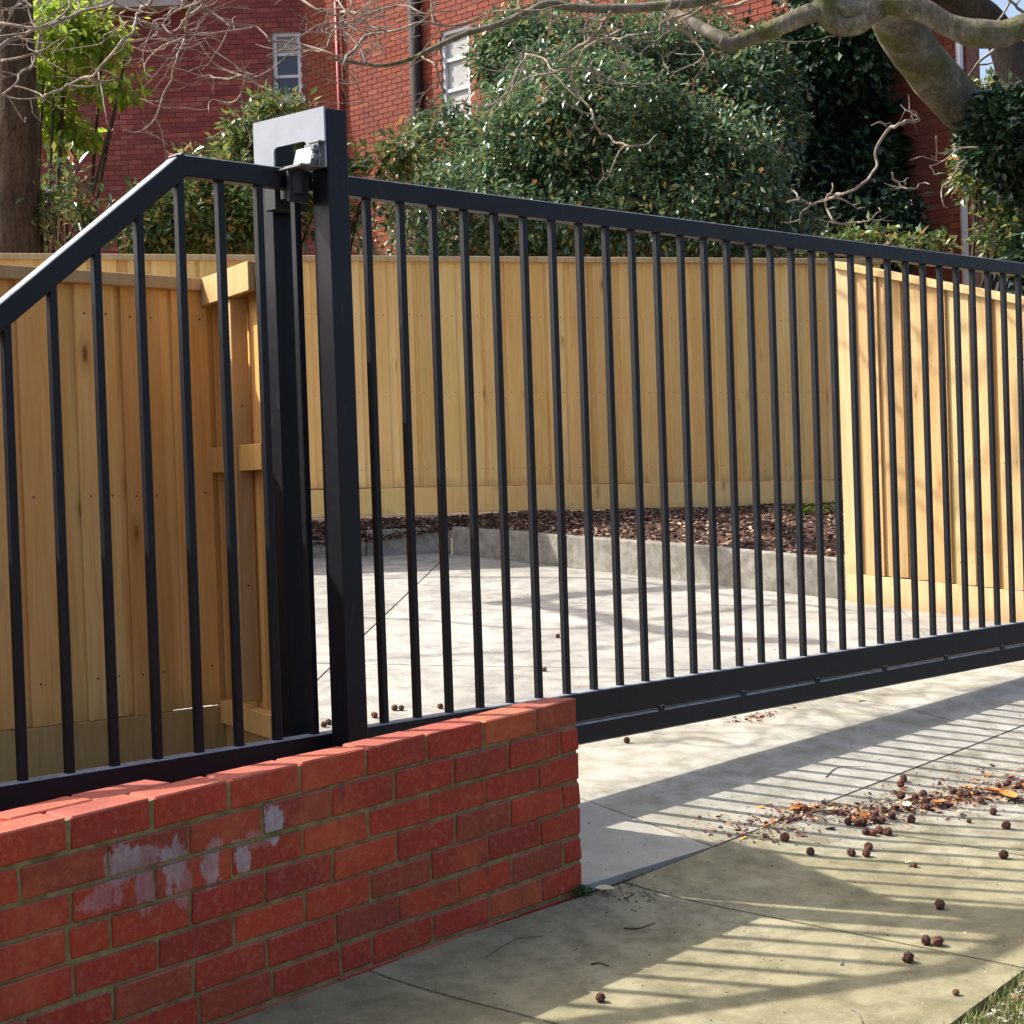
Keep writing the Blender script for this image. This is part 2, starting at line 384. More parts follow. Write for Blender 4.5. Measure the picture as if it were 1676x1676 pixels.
def slab_mesh(poly, mt, step=.12, gap=.006, thick=.025, lift=0.0):
    """poly: convex CCW list of XY; a slab that follows the ground, its edges inset and dropped to form the joint"""
    P = [Vector(p) for p in poly]
    area = sum(P[i].x*P[(i+1) % len(P)].y-P[(i+1) % len(P)].x*P[i].y for i in range(len(P)))
    if area < 0: P.reverse()
    x0 = min(p.x for p in P); x1 = max(p.x for p in P); y0 = min(p.y for p in P); y1 = max(p.y for p in P)
    bm = bmesh.new(); X = span(x0-.01, x1+.01, step); Y = span(y0-.01, y1+.01, step if y1 < 1.5 else .3)
    g = [[bm.verts.new((x, y, 0)) for x in X] for y in Y]
    for j in range(len(Y)-1):
        for i in range(len(X)-1): bm.faces.new((g[j][i], g[j][i+1], g[j+1][i+1], g[j+1][i]))
    for i in range(len(P)):
        a, b = P[i], P[(i+1) % len(P)]; d = (b-a).normalized(); nrm = Vector((d.y, -d.x))
        a2 = a-nrm*gap
        bmesh.ops.bisect_plane(bm, geom=bm.verts[:]+bm.edges[:]+bm.faces[:], plane_co=(a2.x, a2.y, 0), plane_no=(nrm.x, nrm.y, 0), clear_outer=True, dist=1e-5)
    if not bm.faces: bm.free(); return None
    for v in bm.verts:
        n2 = noise.noise(Vector((v.co.x*9, v.co.y*9, 3)))
        v.co.z = gzs(v.co.x, v.co.y)+lift+n2*.0012
    be = [e for e in bm.edges if e.is_boundary]
    r_ = bmesh.ops.extrude_edge_only(bm, edges=be)
    for v in r_['geom']:
        if isinstance(v, bmesh.types.BMVert): v.co.z -= thick
    bmesh.ops.recalc_face_normals(bm, faces=bm.faces[:])
    me = mesh('slab', bm, mt, False); return me
def J1(x): return -.036+.075*x if x > 0 else .022+.060*x      # joint between the footpath and the driveway apron
def GE(x): return -1.346+.128*x                                # lawn edge of the footpath
foot = empty('footpath', kind='structure')
jx = [-6.4, -5.3, -4.23, -3.13, -2.035, -.94, .155, 1.25, 2.345, 3.44, 4.53, 5.63, 6.7, 7.8]
def JX(x, y): return x-.2*y
for a, b in zip(jx[:-1], jx[1:]):
    cor = []
    for x, fn in ((a, GE), (b, GE), (b, J1), (a, J1)):
        X = x
        for _ in range(4): X = JX(x, fn(X))
        cor.append((X, fn(X)))
    me = slab_mesh(cor, CONC_PATH)
    link('slab', me, foot)
drive = empty('driveway', kind='structure')
# apron slabs under and in front of the gate
yb = 1.35; SX = lambda y: .668
for poly, mt in (([(-6, J1(-6)+.1), (-2.6, J1(-2.6)+.1), (-2.6, yb), (-6, yb)], CONC_DRIVE), ([(-2.6, J1(-2.6)+.1), (.008, J1(0)+.07), (.008, yb), (-2.6, yb)], CONC_DRIVE),
                 ([(.008, J1(0)), (SX(J1(.64)), J1(.64)), (SX(yb), yb), (.008, yb)], CONC_WHITE), ([(SX(J1(.64)), J1(.64)), (2.9, J1(2.9)), (2.9, yb), (SX(yb), yb)], CONC_APRON),
                 ([(2.9, J1(2.9)), (5.2, J1(5.2)), (5.2, yb), (2.9, yb)], CONC_APRON), ([(5.2, J1(5.2)), (7.5, J1(7.5)), (7.5, yb), (5.2, yb)], CONC_APRON)):
    link('slab', slab_mesh(poly, mt), drive)
# inner driveway, laid on a 45-degree grid
d1 = Vector((5.104-1.384, 6.173-3.052)).normalized(); d2 = Vector((-d1.y, d1.x)); o0 = Vector((1.384, 3.052))
o1 = (Vector((1.88, 3.247))-o0).dot(d1)
us = [o1-7, o1-3.4, o1, o1+2.3, o1+3.55, o1+6.5]; vs2 = [-6.5, -3.2, 0, 3.3]
for i in range(len(us)-1):
    for j in range(len(vs2)-1):
        q = [o0+d1*us[i]+d2*vs2[j], o0+d1*us[i+1]+d2*vs2[j], o0+d1*us[i+1]+d2*vs2[j+1], o0+d1*us[i]+d2*vs2[j+1]]
        # clip against y>.93 and x>-.6 and kerb by Sutherland-Hodgman
        def clip(poly, p, n_):
            out = []; p = Vector(p); n_ = Vector(n_)
            for k in range(len(poly)):
                a, b = poly[k], poly[(k+1) % len(poly)]; da = (a-p).dot(n_); db = (b-p).dot(n_)
                if da >= 0: out.append(a)
                if (da >= 0) != (db >= 0): out.append(a+(b-a)*(da/(da-db)))
            return out
        for p_, n_ in (((0, 1.35), (0, 1)), ((-.24, 0), (1, 0)), ((5.64, 2.8), (-1, -.02)), ((5.615, 6.575), (-.46, -.89))):
            q = clip(q, p_, n_)
            if len(q) < 3: break
        if len(q) < 3: continue
        me = slab_mesh(q, CONC_DRIVE, .3)
        if me: link('slab', me, drive)
me = slab_mesh([(5.70, 1.36), (7.5, 1.36), (7.5, 2.3), (5.70, 2.3)], CONC_DRIVE, .3); link('slab', me, drive)

# ================================================================== BRICK WALL IN FRONT
wall = empty('brick_wall', (0, 0, 0), label='low red brick garden wall with mossy mortar and grey paint smears in front of the black gate', cat='wall')
wall.rotation_euler = (0, 0, WY)
SH = Matrix(((1, 0, 0, 0), (0, 1, 0, 0), (WS, 0, 1, 0), (0, 0, 0, 1)))
def brick_variants(L, D=.11, H=.076, k=7, jit=.0032):
    out = []
    for i in range(k):
        bm = bmesh.new(); v = box(bm, -L/2, L/2, 0, D, -H/2, H/2)
        for q in v: q.co += Vector((random.uniform(-jit, jit), random.uniform(-jit*.6, jit*.6), random.uniform(-jit, jit)))
        bevel(bm, random.uniform(.003, .0055))
        for q in bm.verts: q.co.x += random.uniform(-.0012, .0012); q.co.z += random.uniform(-.0014, .0014); q.co.y += random.uniform(-.0005, .0005)
        bmesh.ops.transform(bm, matrix=SH, verts=bm.verts)
        out.append(mesh('brick', bm, BRICK))
    return out
BV = {}
def put_brick(x0, x1, zc, y0=0.0, D=.11):
    L = round(x1-x0, 3); key = (L, D)
    if key not in BV: BV[key] = brick_variants(L, D, k=9 if abs(L-.23) < .002 else 1)
    xc = (x0+x1)/2
    o = link('brick', random.choice(BV[key]), wall, (xc, y0+random.uniform(-.0022, .0022), zc+WS*xc))
    return o
XL = -4.6; CO = .086
for r in range(9):
    zc = HW-CO*r-.038
    x = 0.0; first = .188 if r % 2 == 0 else .082
    y_in = 0
    n_ = 0
    while x > XL:
        L = first if n_ == 0 else .23
        if r == 3 and n_ == 8: L = .11
        if r == 5 and n_ == 9: L = .13
        if r == 6 and n_ == 4: L = .11
        if r == 4 and n_ == 10: L = .09
        put_brick(x-L, x, zc, 0)
        # the back leaf, only at the left
        x -= L+.01; n_ += 1
for r in range(3):
    x = -1.48 if r % 2 == 0 else -1.60
    while x > XL: put_brick(x-.23, x, HW-CO*r-.038, .12); x -= .24
# mortar core
bm = bmesh.new()
box(bm, XL, -.006, .006, .104, -.20, HW-.007); box(bm, XL, -1.485, .1045, .224, -.2, HW-.009)
bmesh.ops.transform(bm, matrix=SH, verts=bm.verts)
link('mortar', mesh('mortar', bm, MORTAR), wall)
# ragged footing strip where wall meets path
bm = bmesh.new()
xx = XL
while xx < .0:
    L = random.uniform(.05, .22); hh = random.uniform(-.006, .006)
    v = box(bm, xx, xx+L, -.010+random.uniform(-.006, .006), .01, -.10, -.026+hh)
    for q in v: q.co.x += random.uniform(-.01, .01); q.co.y += random.uniform(-.006, .004)
    xx += L*.97
bmesh.ops.transform(bm, matrix=Matrix(((1, 0, 0, 0), (0, 1, 0, 0), (.0265, 0, 1, 0), (0, 0, 0, 1))), verts=bm.verts)
bevel(bm, .003)
link('footing', mesh('footing', bm, simple('dirty_footing', (.08, .065, .035), (.22, .17, .10), 18, .95, .6, .006)), wall)

# ================================================================== SLIDING GATE
GY = .7094
gate = empty('sliding_gate', (-1, GY, .33), label='long black steel bar sliding gate with a sloping tail at its left end', cat='gate')
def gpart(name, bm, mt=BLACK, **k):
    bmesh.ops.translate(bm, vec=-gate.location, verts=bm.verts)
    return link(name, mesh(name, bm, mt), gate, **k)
SL = .78; CXR = -.9355; ZT = 2.306; XE = 5.22; BT = .4974
bm = bmesh.new(); box(bm, CXR-.012, XE, GY-.025, GY+.025, ZT-.064, ZT); bevel(bm, .003); gpart('top_rail', bm)
ang = math.atan(SL); tl = 1.66/math.sin(ang)*1.0
bm = bmesh.new(); box(bm, -2.2, .014, -.0245, .0245, -.064, 0); bevel(bm, .003)
bmesh.ops.transform(bm, matrix=Matrix.Translation((CXR-.0, GY, ZT)) @ Matrix.Rotation(-ang, 4, 'Y'), verts=bm.verts)
gpart('sloping_rail', bm)
XW = CXR-(ZT-BT)/SL
bm = bmesh.new(); box(bm, XW-.12, XE, GY-.025, GY+.025, .3915, BT); bevel(bm, .0035); gpart('bottom_beam', bm)
bm = bmesh.new(); box(bm, XW-.12, XE, GY-.030, GY+.030, .305, .384); bevel(bm, .006); gpart('track_channel', bm)
tabm = boxmesh('weld_tab', (-.016, .016, -.0325, -.0255, .376-.33, .400-.33), .002, BLACK)
x = XW+.3
while x < XE:
    link('weld_tab', tabm, gate, (x-gate.location.x, 0, 0)); x += .52
barm = {}
x0b = -.1867; sb = .14844
for k in range(-18, 37):
    X = x0b+k*sb
    if k == -1: pass
    top = ZT-.06 if X > CXR-.01 else ZT-.06-SL*(CXR-X)-.015
    if top < BT+.06 or X > XE-.05: continue
    h = round(top-BT+.01, 3)
    if h not in barm:
        bm = bmesh.new(); box(bm, -.0125, .0125, -.0125, .0125, 0, h); bevel(bm, .0022)
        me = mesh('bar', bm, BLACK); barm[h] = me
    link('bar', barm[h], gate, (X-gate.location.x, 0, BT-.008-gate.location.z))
bm = bmesh.new(); box(bm, XE-.05, XE, GY-.0245, GY+.0245, BT, ZT-.064); bevel(bm, .003); gpart('end_stile', bm)

# ------------------------------------------------------------------ posts with roller gear
def post(name, x0, x1, y0, y1, ztop, label):
    zb = gzs(x0, y0)-.1
    p = empty(name, ((x0+x1)/2, (y0+y1)/2, zb+.1), label=label, cat='gate post', group='black gate posts')
    bm = bmesh.new(); box(bm, x0, x1, y0, y1, zb, ztop); bevel(bm, .004, 2)
    bmesh.ops.translate(bm, vec=-p.location, verts=bm.verts)
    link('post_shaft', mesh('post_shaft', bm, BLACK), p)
    return p
ZP = 2.486
FX0, FX1, FY0, FY1 = -.458, -.375, .570, .653
BX0, BX1, BY0, BY1 = -.474, -.379, .840, .935
fp = post('gate_post', FX0, FX1, FY0, FY1, ZP, 'nearer black square steel gate post, standing in front of the gate')
bp = post('gate_post', BX0, BX1, BY0, BY1, ZP-.004, 'farther black square steel gate post, standing behind the gate beside the wooden fence end')
# grey portal plate joining both posts over the gate (part of the front post)
def ppart(name, bm, mt, parent=fp, **k):
    bmesh.ops.translate(bm, vec=-fp.location, verts=bm.verts)
    return link(name, mesh(name, bm, mt), parent, **k)
bm = bmesh.new()
yA, yB = FY0+.002, BY1-.022; zA = 2.300; cy0, cy1 = FY1+.004, BY0-.024; cz1 = 2.395
# frontal profile in Y-Z with rounded cut-out, extruded along X
outer = [(yA, ZP+.004), (yB, ZP+.004), (yB, zA)]
rr = .018; inner = [(cy1, zA)]
for t in range(5):
    g = t/4*math.pi/2; inner.append((cy1-rr+rr*math.cos(g), cz1-rr+rr*math.sin(g)))
for t in range(5):
    g = math.pi/2+t/4*math.pi/2; inner.append((cy0+rr+rr*math.cos(g), cz1-rr+rr*math.sin(g)))
inner.append((cy0, zA)); prof = outer+inner+[(yA, zA)]
XQ = lambda y: FX0-.001+(y-FY0)/(BY0-FY0)*(BX0-FX0)
va = [bm.verts.new((XQ(y)-.008, y, z)) for y, z in prof]; vb = [bm.verts.new((XQ(y)-.001, y, z)) for y, z in prof]
bm.faces.new(va[::-1]); bm.faces.new(vb)
for i in range(len(prof)):
    j = (i+1) % len(prof); bm.faces.new((va[i], va[j], vb[j], vb[i]))
bmesh.ops.recalc_face_normals(bm, faces=bm.faces[:]); bmesh.ops.triangulate(bm, faces=[f for f in bm.faces if len(f.verts) > 4])
ppart('portal_plate', bm, GREYPLATE)
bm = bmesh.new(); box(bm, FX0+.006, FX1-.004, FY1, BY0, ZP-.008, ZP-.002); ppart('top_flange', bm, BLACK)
# galvanised roller bracket, bolted to the left face of the front post
bm = bmesh.new()
box(bm, FX0-.10, FX0-.004, FY0+.01, FY0+.10, 2.298, 2.304)          # shelf
box(bm, FX0-.034, FX0-.028, FY0+.004, FY0+.075, 2.304, 2.375)        # upright cheek
box(bm, FX0-.11, FX0-.10, FY0+.01, FY1+.11, 2.292, 2.297)
for q in bm.verts: pass
v = box(bm, FX0-.062, FX0-.034, FY0+.012, FY1+.02, 2.306, 2.364)
for q in (v[4], v[6]): q.co.x += .018
box(bm, FX0-.036, FX0-.004, FY0-.002, FY0+.05, 2.375, 2.381)
bevel(bm, .0015)
rb = ppart('roller_bracket', bm, GALV)
for yy, zz in ((FY0+.018, 2.327), (FY0+.018, 2.355)):
    bm = bmesh.new(); bmesh.ops.create_cone(bm, cap_ends=True, segments=6, radius1=.011, radius2=.011, depth=.014, matrix=Matrix.Translation((FX0-.048, yy-.012, zz)) @ Matrix.Rotation(R(90), 4, 'X'))
    bmesh.ops.translate(bm, vec=-fp.location, verts=bm.verts)
    o = link('bolt', mesh('bolt', bm, GALV), rb)
bm = bmesh.new(); bmesh.ops.create_cone(bm, cap_ends=True, segments=20, radius1=.022, radius2=.022, depth=.075, matrix=Matrix.Translation((FX0-.055, GY-.049, 2.258)))
ppart('guide_roller', bm, DARKMETAL)
bm = bmesh.new(); bmesh.ops.create_cone(bm, cap_ends=True, segments=20, radius1=.022, radius2=.022, depth=.075, matrix=Matrix.Translation((FX0-.02, GY+.048, 2.258)))
ppart('guide_roller', bm, DARKMETAL)
bm = bmesh.new(); box(bm, FX0-.09, FX0-.012, FY1+.002, FY1+.018, 2.195, 2.292); bevel(bm, .002); ppart('guide_block', bm, DARKMETAL)
bm = bmesh.new(); box(bm, FX0-.05, FX1, GY+.072, BY0-.002, 2.190, 2.270); bevel(bm, .002)
ppart('guide_block', bm, DARKMETAL)

# ================================================================== WOODEN FENCES
def fence(name, label, A, B, ztop, zbot, zpl, face, pal=True, wid=.15, mt=WOOD, plmt=PLINTH, seed=1, cap_h=.045, capw=.14, gapr=(.03, .085), rail=False, capmat=None, plh2=None):
    """A,B: XY ends of the face line. ztop/zbot/zpl: functions of t in 0..1 (cap top, ground, paling foot). face: +1/-1 side the palings look to"""
    rs = random.Random(seed)
    A = Vector(A); B = Vector(B); L = (B-A).length; d = (B-A)/L; n2 = Vector((-d.y, d.x))*face
    ez = zbot(0)
    f = empty(name, (A.x, A.y, ez), label=label, cat='fence', group='pine paling fences')
    angz = math.atan2(d.y, d.x)
    f.rotation_euler = (0, 0, angz)
    s = face                          # local y sign toward viewer
    def zt(u): return ztop(u/L)-ez
    def zp(u): return zpl(u/L)-ez
    def zg(u): return zbot(u/L)-ez
    def paling(u0, u1, y0, th):
        w_ = u1-u0; uc = (u0+u1)/2; jit = rs.uniform(-.004, .004)
        zb_, zt_ = zp(uc)+jit, zt(uc)-cap_h
        sh = (zt(u1)-zt(u0))/w_
        bm = bmesh.new(); v = box(bm, -w_/2, w_/2, min(0, s*th), max(0, s*th), 0, zt_-zb_)
        for q in v[4:]: q.co.z += sh*q.co.x+.004
        for q in v: q.co.y += rs.uniform(-.0012, .0012); 
        for q in v[:4]: q.co.x += rs.uniform(-.002, .002)
        bevel(bm, .0015)
        link('paling', mesh('paling', bm, mt), f, (uc, y0, zb_))
    if pal:
        u = 0.0; over = False; 
        edges = []
        while u < L:
            edges.append(u); u += wid+rs.uniform(*gapr)
        for i, u0 in enumerate(edges):
            u1 = min(u0+wid, L)
            if u1-u0 > .02: paling(u0, u1, s*.014, .015)
            nx = edges[i+1] if i+1 < len(edges) else L
            # under board behind each gap
            if nx-u1 > .005: paling(u1-.03, min(nx+.03, L), s*.0, .0125)
    # rails behind
    hgt = zt(0)-zg(0)
    for fr in (.2, .55, .88):
        bm = bmesh.new(); v = box(bm, 0, L, 0, 0, 0, 0)
        for q in v: pass
        bm.free(); bm = bmesh.new()
        v = box(bm, 0, L, -s*.045 if s > 0 else .002, -.002 if s > 0 else .045, 0, .09)
        for q in v:
            e = q.co.x/L; q.co.z += zg(e*L)+fr*(zt(e*L)-zg(e*L))
        link('rail', mesh('rail', bm, mt), f)
    # cap
    bm = bmesh.new(); v = box(bm, -.01, L+.01, min(-s*(capw-.06), s*.06), max(-s*(capw-.06), s*.06), -cap_h, 0)
    for q in v: q.co.z += zt(min(max(q.co.x, 0), L))
    bevel(bm, .003); link('cap', mesh('cap', bm, capmat or WOODL), f)
    # plinth boards
    nb = max(1, round(L/2.4)); 
    for i in range(nb):
        a, b = L*i/nb+.002, L*(i+1)/nb-.002
        bm = bmesh.new(); v = box(bm, a, b, min(s*.002, s*.030), max(s*.002, s*.030), 0, 1)
        for q in v: q.co.z = (zp(q.co.x)-.003) if q.co.z > .5 else ((zg(q.co.x)-.05) if plh2 is None else zp(q.co.x)-plh2)
        bevel(bm, .003); link('plinth', mesh('plinth', bm, plmt), f)
    return f, zt, L
# left fence, face toward the street
LX1, LY = -.245, 1.50
fence('paling_fence', 'shaded pine paling fence at the left behind the sloping gate tail', (-5.5, LY), (LX1, LY), lambda t: 2.048, lambda t: gzs(-5.5+5.165*t, LY)-.02,
      lambda t: .519+.026*5.165*(1-t)*.6, -1, seed=5, wid=.152, gapr=(.02, .075))
# short return fence with rails showing, runs from the corner to the farther gate post
ret = empty('fence_return', (-.235, 1.49, .2), label='short fence return with exposed rails and sunlit top board beside the gate posts', cat='fence', group='pine paling fences')
ret.rotation_euler = (0, 0, -.30)
def rpart(name, x0, x1, y0, y1, z0, z1, mt=WOOD, bv=.002):
    bm = bmesh.new(); box(bm, x0, x1, y0, y1, z0-.2, z1-.2); bevel(bm, bv)
    return link(name, mesh(name, bm, mt), ret)
yy = -.004
for i, wd in enumerate((.10, .09, .10, .10, .10, .075)):
    rpart('paling', -.012+(.008 if i % 2 else 0), (.008 if i % 2 else 0), yy-wd, yy-.001, .47, 2.0); yy -= wd
rpart('rail', -.060, -.0125, -.555, -.004, 1.355, 1.444); rpart('rail', -.060, -.0125, -.555, -.004, .455, .535)
rpart('top_board', -.085, -.061, -.565, -.004, 1.950, 2.048, WOODL)
rpart('cap', -.0605, .02, -.565, .002, 2.005, 2.048, WOODL)
rpart('batten', -.072, -.0125, -.335, -.315, .56, 1.949, WOODL); rpart('plinth', -.040, -.013, -.555, -.004, .21, .454, PLINTH)
# back fence
PB0 = at(-260, 840, 12.85); PB1 = at(1450, 840, 15.42)
ZBT = 3.125
def zpb(t):   # paling foot falls gently to the right
    x = -260+1710*t
    return 1.33-.10*max(0, (x-500)/900)
fence('paling_fence', 'long pale pine paling fence across the back of the driveway', PB0.xy, PB1.xy, lambda t: ZBT, lambda t: 1.0-.03*t, lambda t: 1.287-.085*max(0, (t-.4)/.6), -1, seed=11,
      wid=.145, gapr=(.025, .10), mt=WOODB, plmt=WOODB, plh2=.21)
# second lower board on the left half
n_b = (PB1-PB0).xy.normalized(); q0 = at(300, 830, 13.9); q1 = at(716, 830, 14.35)
# right fence, sunlit, raked down to the street
RA = Vector((5.627, 2.81)); RB = Vector((5.475, .80)); Lr = (RB-RA).length
fence('paling_fence', 'sunlit pine paling fence raking down at the right side of the driveway', RA, RB,
      lambda t: 2.65-.272*t*Lr, lambda t: .437-.082*t*Lr, lambda t: .625-.068*t*Lr, -1, seed=23, wid=.135, gapr=(.012, .05), mt=WOODL, plmt=WOODL)

# ================================================================== KERB AND BED
kerb = empty('concrete_kerb', (5.6, 6.57, .73), label='raised grey concrete kerb edging the mulch bed behind the gate', cat='kerb')
def kseg(A, B, za, zb, wdt=.12, base=-.05):
    A = Vector(A); B = Vector(B); L = (B-A).length; d = (B-A)/L
    bm = bmesh.new(); Mx = Matrix.Translation((A.x, A.y, 0)) @ Matrix.Rotation(math.atan2(d.y, d.x), 4, 'Z')
    n = max(1, int(L/.3)); 
    for i in range(n):
        pass
    v = box(bm, .004, L-.004, 0, wdt, 0, 1)
    for q in v:
        e = q.co.x/L; g = gzs(*(A+(B-A)*e)); q.co.z = g+base if q.co.z < .5 else (za+(zb-za)*e)
    bevel(bm, .012, 2)
    for q in bm.verts: q.co.y += noise.noise(q.co*4)*.004
    bmesh.ops.transform(bm, matrix=Mx, verts=bm.verts); bmesh.ops.translate(bm, vec=-kerb.location, verts=bm.verts)
    link('kerb_block', mesh('kerb_block', bm, CONC_KERB), kerb)
K = [(3.2, 7.62), (5.02, 6.93), (5.615, 6.575), (5.60, 5.3), (5.60, 4.1), (5.685, 2.9), (5.72, 2.0)]
kz = [.86, .865, .945, .87, .80, .705, .64]
kseg(K[1], K[0], .885, .87, -.12)
kseg(K[2], K[1], .945, .945, -.12)
for i in range(2, 6): kseg(K[i], K[i+1], kz[i], kz[i+1], .12)
# garden bed between kerb and fence
MULCH = simple('bark_mulch', (.035, .018, .013), (.10, .05, .035), 30, .95, .8, .02)
d_b = (PB1.xy-PB0.xy)
def bed_pt(i, j):    # i along, j 0 kerb..1 fence
    t = i; 
    kx = t*(len(K)-1); a = min(int(kx), len(K)-2); f = kx-a
    kp = Vector(K[a]).lerp(Vector(K[a+1]), f); kzv = kz[a]*(1-f)+kz[a+1]*f
    if a >= 2: kp += Vector((.05, 0))
    tf = .32+.70*t; fp_ = PB0.xy+d_b*tf
    p = kp.lerp(fp_, j); z = (kzv-.02)*(1-j)+1.02*j
    z += .04*math.sin(j*math.pi)*1+.03*noise.noise(Vector((p.x*2, p.y*2, 0)))*min(1, j*6)
    return (p.x, p.y, z)
v = []; f = []; NI, NJ = 60, 24
for i in range(NI+1):
    for j in range(NJ+1): v.append(bed_pt(i/NI, j/NJ))
for i in range(NI):
    for j in range(NJ): q = i*(NJ+1)+j; f.append((q, q+1, q+NJ+2, q+NJ+1))
link('garden_bed', pydata('garden_bed', v, f, MULCH, True), kind='structure')
def chips(name, npts, ptf, size, mt, flat=.35, seed=1):
    rs = random.Random(seed); v = []; f = []
    for _ in range(npts):
        p, s = ptf(rs)
        L = rs.uniform(.5, 1)*s; W = L*rs.uniform(.3, .8); H = L*flat*rs.uniform(.3, 1)
        M = Matrix.Translation(p) @ Matrix.Rotation(rs.uniform(0, 6.28), 4, 'Z') @ Matrix.Rotation(rs.uniform(-.6, .6), 4, 'X') @ Matrix.Rotation(rs.uniform(-.6, .6), 4, 'Y')
        b = len(v)
        for z in (0, 1):
            for y in (-1, 1):
                for x in (-1, 1): v.append(M @ Vector((x*L*rs.uniform(.6, 1), y*W*rs.uniform(.5, 1), z*H)))
        for q in ((0, 2, 3, 1), (4, 5, 7, 6), (0, 1, 5, 4), (1, 3, 7, 5), (3, 2, 6, 7), (2, 0, 4, 6)): f.append(tuple(b+k for k in q))
    return pydata(name, v, f, mt)
def chip_mat(name, stops, rough=.85):
    m_, n, b = mat(name); n.links.new(ramp(n, island(n), stops), b.inputs['Base Color']); b.inputs['Roughness'].default_value = rough; b.inputs['Specular IOR Level'].default_value = .2; return m_
MCH = chip_mat('mulch_chips', [(0, (.025, .014, .010)), (.4, (.07, .036, .025)), (.65, (.12, .065, .043)), (.85, (.24, .15, .10)), (1, (.46, .35, .26))])
def bedp(rs):
    p = Vector(bed_pt(rs.uniform(.12, 1), rs.uniform(.02, .98)**1.2)); return p, rs.choice((.016, .022, .034))
link('mulch', chips('mulch', 20000, bedp, .03, MCH, .3, 3), label='reddish brown bark mulch covering the bed behind the kerb', cat='mulch', kind='stuff')

# ================================================================== LITTER
def blade_tuft(v, f, p, n, h, rs, spread=.02, wd=.002):
    for _ in range(n):
        a = rs.uniform(0, 6.28); d = Vector((math.cos(a), math.sin(a), 0)); s_ = Vector((-d.y, d.x, 0)); hh = h*rs.uniform(.5, 1)
        b = p+Vector((rs.gauss(0, spread), rs.gauss(0, spread), 0)); k = len(v)
        lean = rs.uniform(.1, .9)
        v += [b-s_*wd, b+s_*wd, b+d*lean*hh*.4+Vector((0, 0, hh*.65))+s_*wd*.7, b+d*lean*hh*.4+Vector((0, 0, hh*.65))-s_*wd*.7, b+d*lean*hh+Vector((0, 0, hh))]
        f += [(k, k+1, k+2, k+3), (k+3, k+2, k+4)]
# seed balls
def ball_mesh(i):
    bm = bmesh.new(); bmesh.ops.create_icosphere(bm, subdivisions=3, radius=1)
    rs = random.Random(i); sx = rs.uniform(.9, 1.05)
    for q in bm.verts:
        a = 1+.17*rs.uniform(-1, 1)+.12*noise.noise(q.co*1.5+Vector((i*3., 0, 0))); q.co = q.co*a; q.co.z *= sx
    return mesh('seed_ball', bm, SEED)
BM_ = [ball_mesh(i) for i in range(4)]
zB = lambda x, y: (1276+x/4.19, 1276+y/4.19)
clusterB = [(470, 312), (535, 318), (575, 308), (640, 298), (700, 300), (590, 380), (640, 385), (685, 370), (770, 272), (1010, 208), (1240, 120), (1350, 108), (1500, 55), (1570, 35), (1380, 165), (1290, 120), (930, 140), (985, 120), (1190, 100), (1640, 60), (1000, 180), (660, 255)]
ord5 = ['leftmost', 'second', 'third', 'fourth', 'rightmost']
CL = ['%s seed ball of the upper row of five just below the litter drift' % k for k in ord5]
CL += ['%s seed ball of the lower row just below the litter drift' % k for k in ('left', 'middle', 'right')]
CL += ['seed ball at the lower rim of the drift above the row of five', 'seed ball left of the bright orange leaf in the drift', 'dark seed ball right of the bright orange leaf in the drift', 'seed ball in the drift between the orange leaves',
       'seed ball on the upper rim of the drift left of the last orange leaves', 'seed ball on the upper rim of the drift above the last orange leaves', 'seed ball under the orange leaves at the thick end of the drift',
       'seed ball in the drift just right of the bright orange leaf', 'seed ball behind the whitish leaf scrap in the drift', 'seed ball directly above the bright orange leaf', 'seed ball on the upper rim of the drift at its middle',
       'last seed ball of the drift at the right edge of the picture', 'seed ball half hidden by the bright orange leaf', 'seed ball in the fine litter above the row of five']
for (x, y), cl_ in zip(clusterB, CL):
    px, py = zB(x, y); p = on_ground(px, py); r_b = random.uniform(.0115, .0155)
    o = link('seed_ball', random.choice(BM_), None, (p.x, p.y, p.z+r_b*.9), label=cl_, cat='seed ball', group='fallen seed balls')
    o.scale = (r_b,)*3; o.rotation_euler = (random.uniform(0, 6), random.uniform(0, 6), 0)
single = [((298, 172), 'dark seed ball behind the pale leaf strip at the left of the drift'), ((168, 220), 'seed ball against the orange leaf at the left tip of the litter drift'),
          ((835, 132), 'seed ball on the upper rim of the drift, right below the close pair'), ((850, 12), 'upper seed ball of the close pair above the litter drift'), ((832, 50), 'lower seed ball of the close pair above the litter drift'),
          ((905, 297), 'darkest seed ball, at the lower edge of the litter drift under the orange leaves'), ((742, 384), 'seed ball at the right end of the tight row just below the litter drift'),
          ((212, 518), 'lone seed ball on sunlit concrete, left of the trio'), ((492, 524), 'left seed ball of the trio below the litter drift'), ((610, 487), 'upper right seed ball of the trio below the litter drift'),
          ((597, 530), 'lower right seed ball of the trio below the litter drift'), ((36, 422), 'seed ball among fine crumbs at the far left of the drift'), ((1465, 242), 'seed ball at the right, just under the thick end of the litter drift'),
          ((1298, 298), 'very small seed ball between the drift and the right edge of the picture'), ((1555, 337), 'dark seed ball alone near the right edge below the litter drift'), ((1537, 542), 'reddish seed ball with a stalk near the right edge, on a bar shadow'),
          ((928, 602), 'seed ball beside a pale leaf scrap in the sunlit stripes'), ((1100, 888), 'seed ball on the edge of the wide post shadow'), ((1005, 1132), 'left one of the two touching seed balls in the lower lit patch'),
          ((1087, 1140), 'right one of the two touching seed balls in the lower lit patch'), ((882, 1254), 'largest seed ball, lying just below the touching pair'), ((1210, 1480), 'pale pinkish seed ball near the lawn edge')]
STK = Tubes()
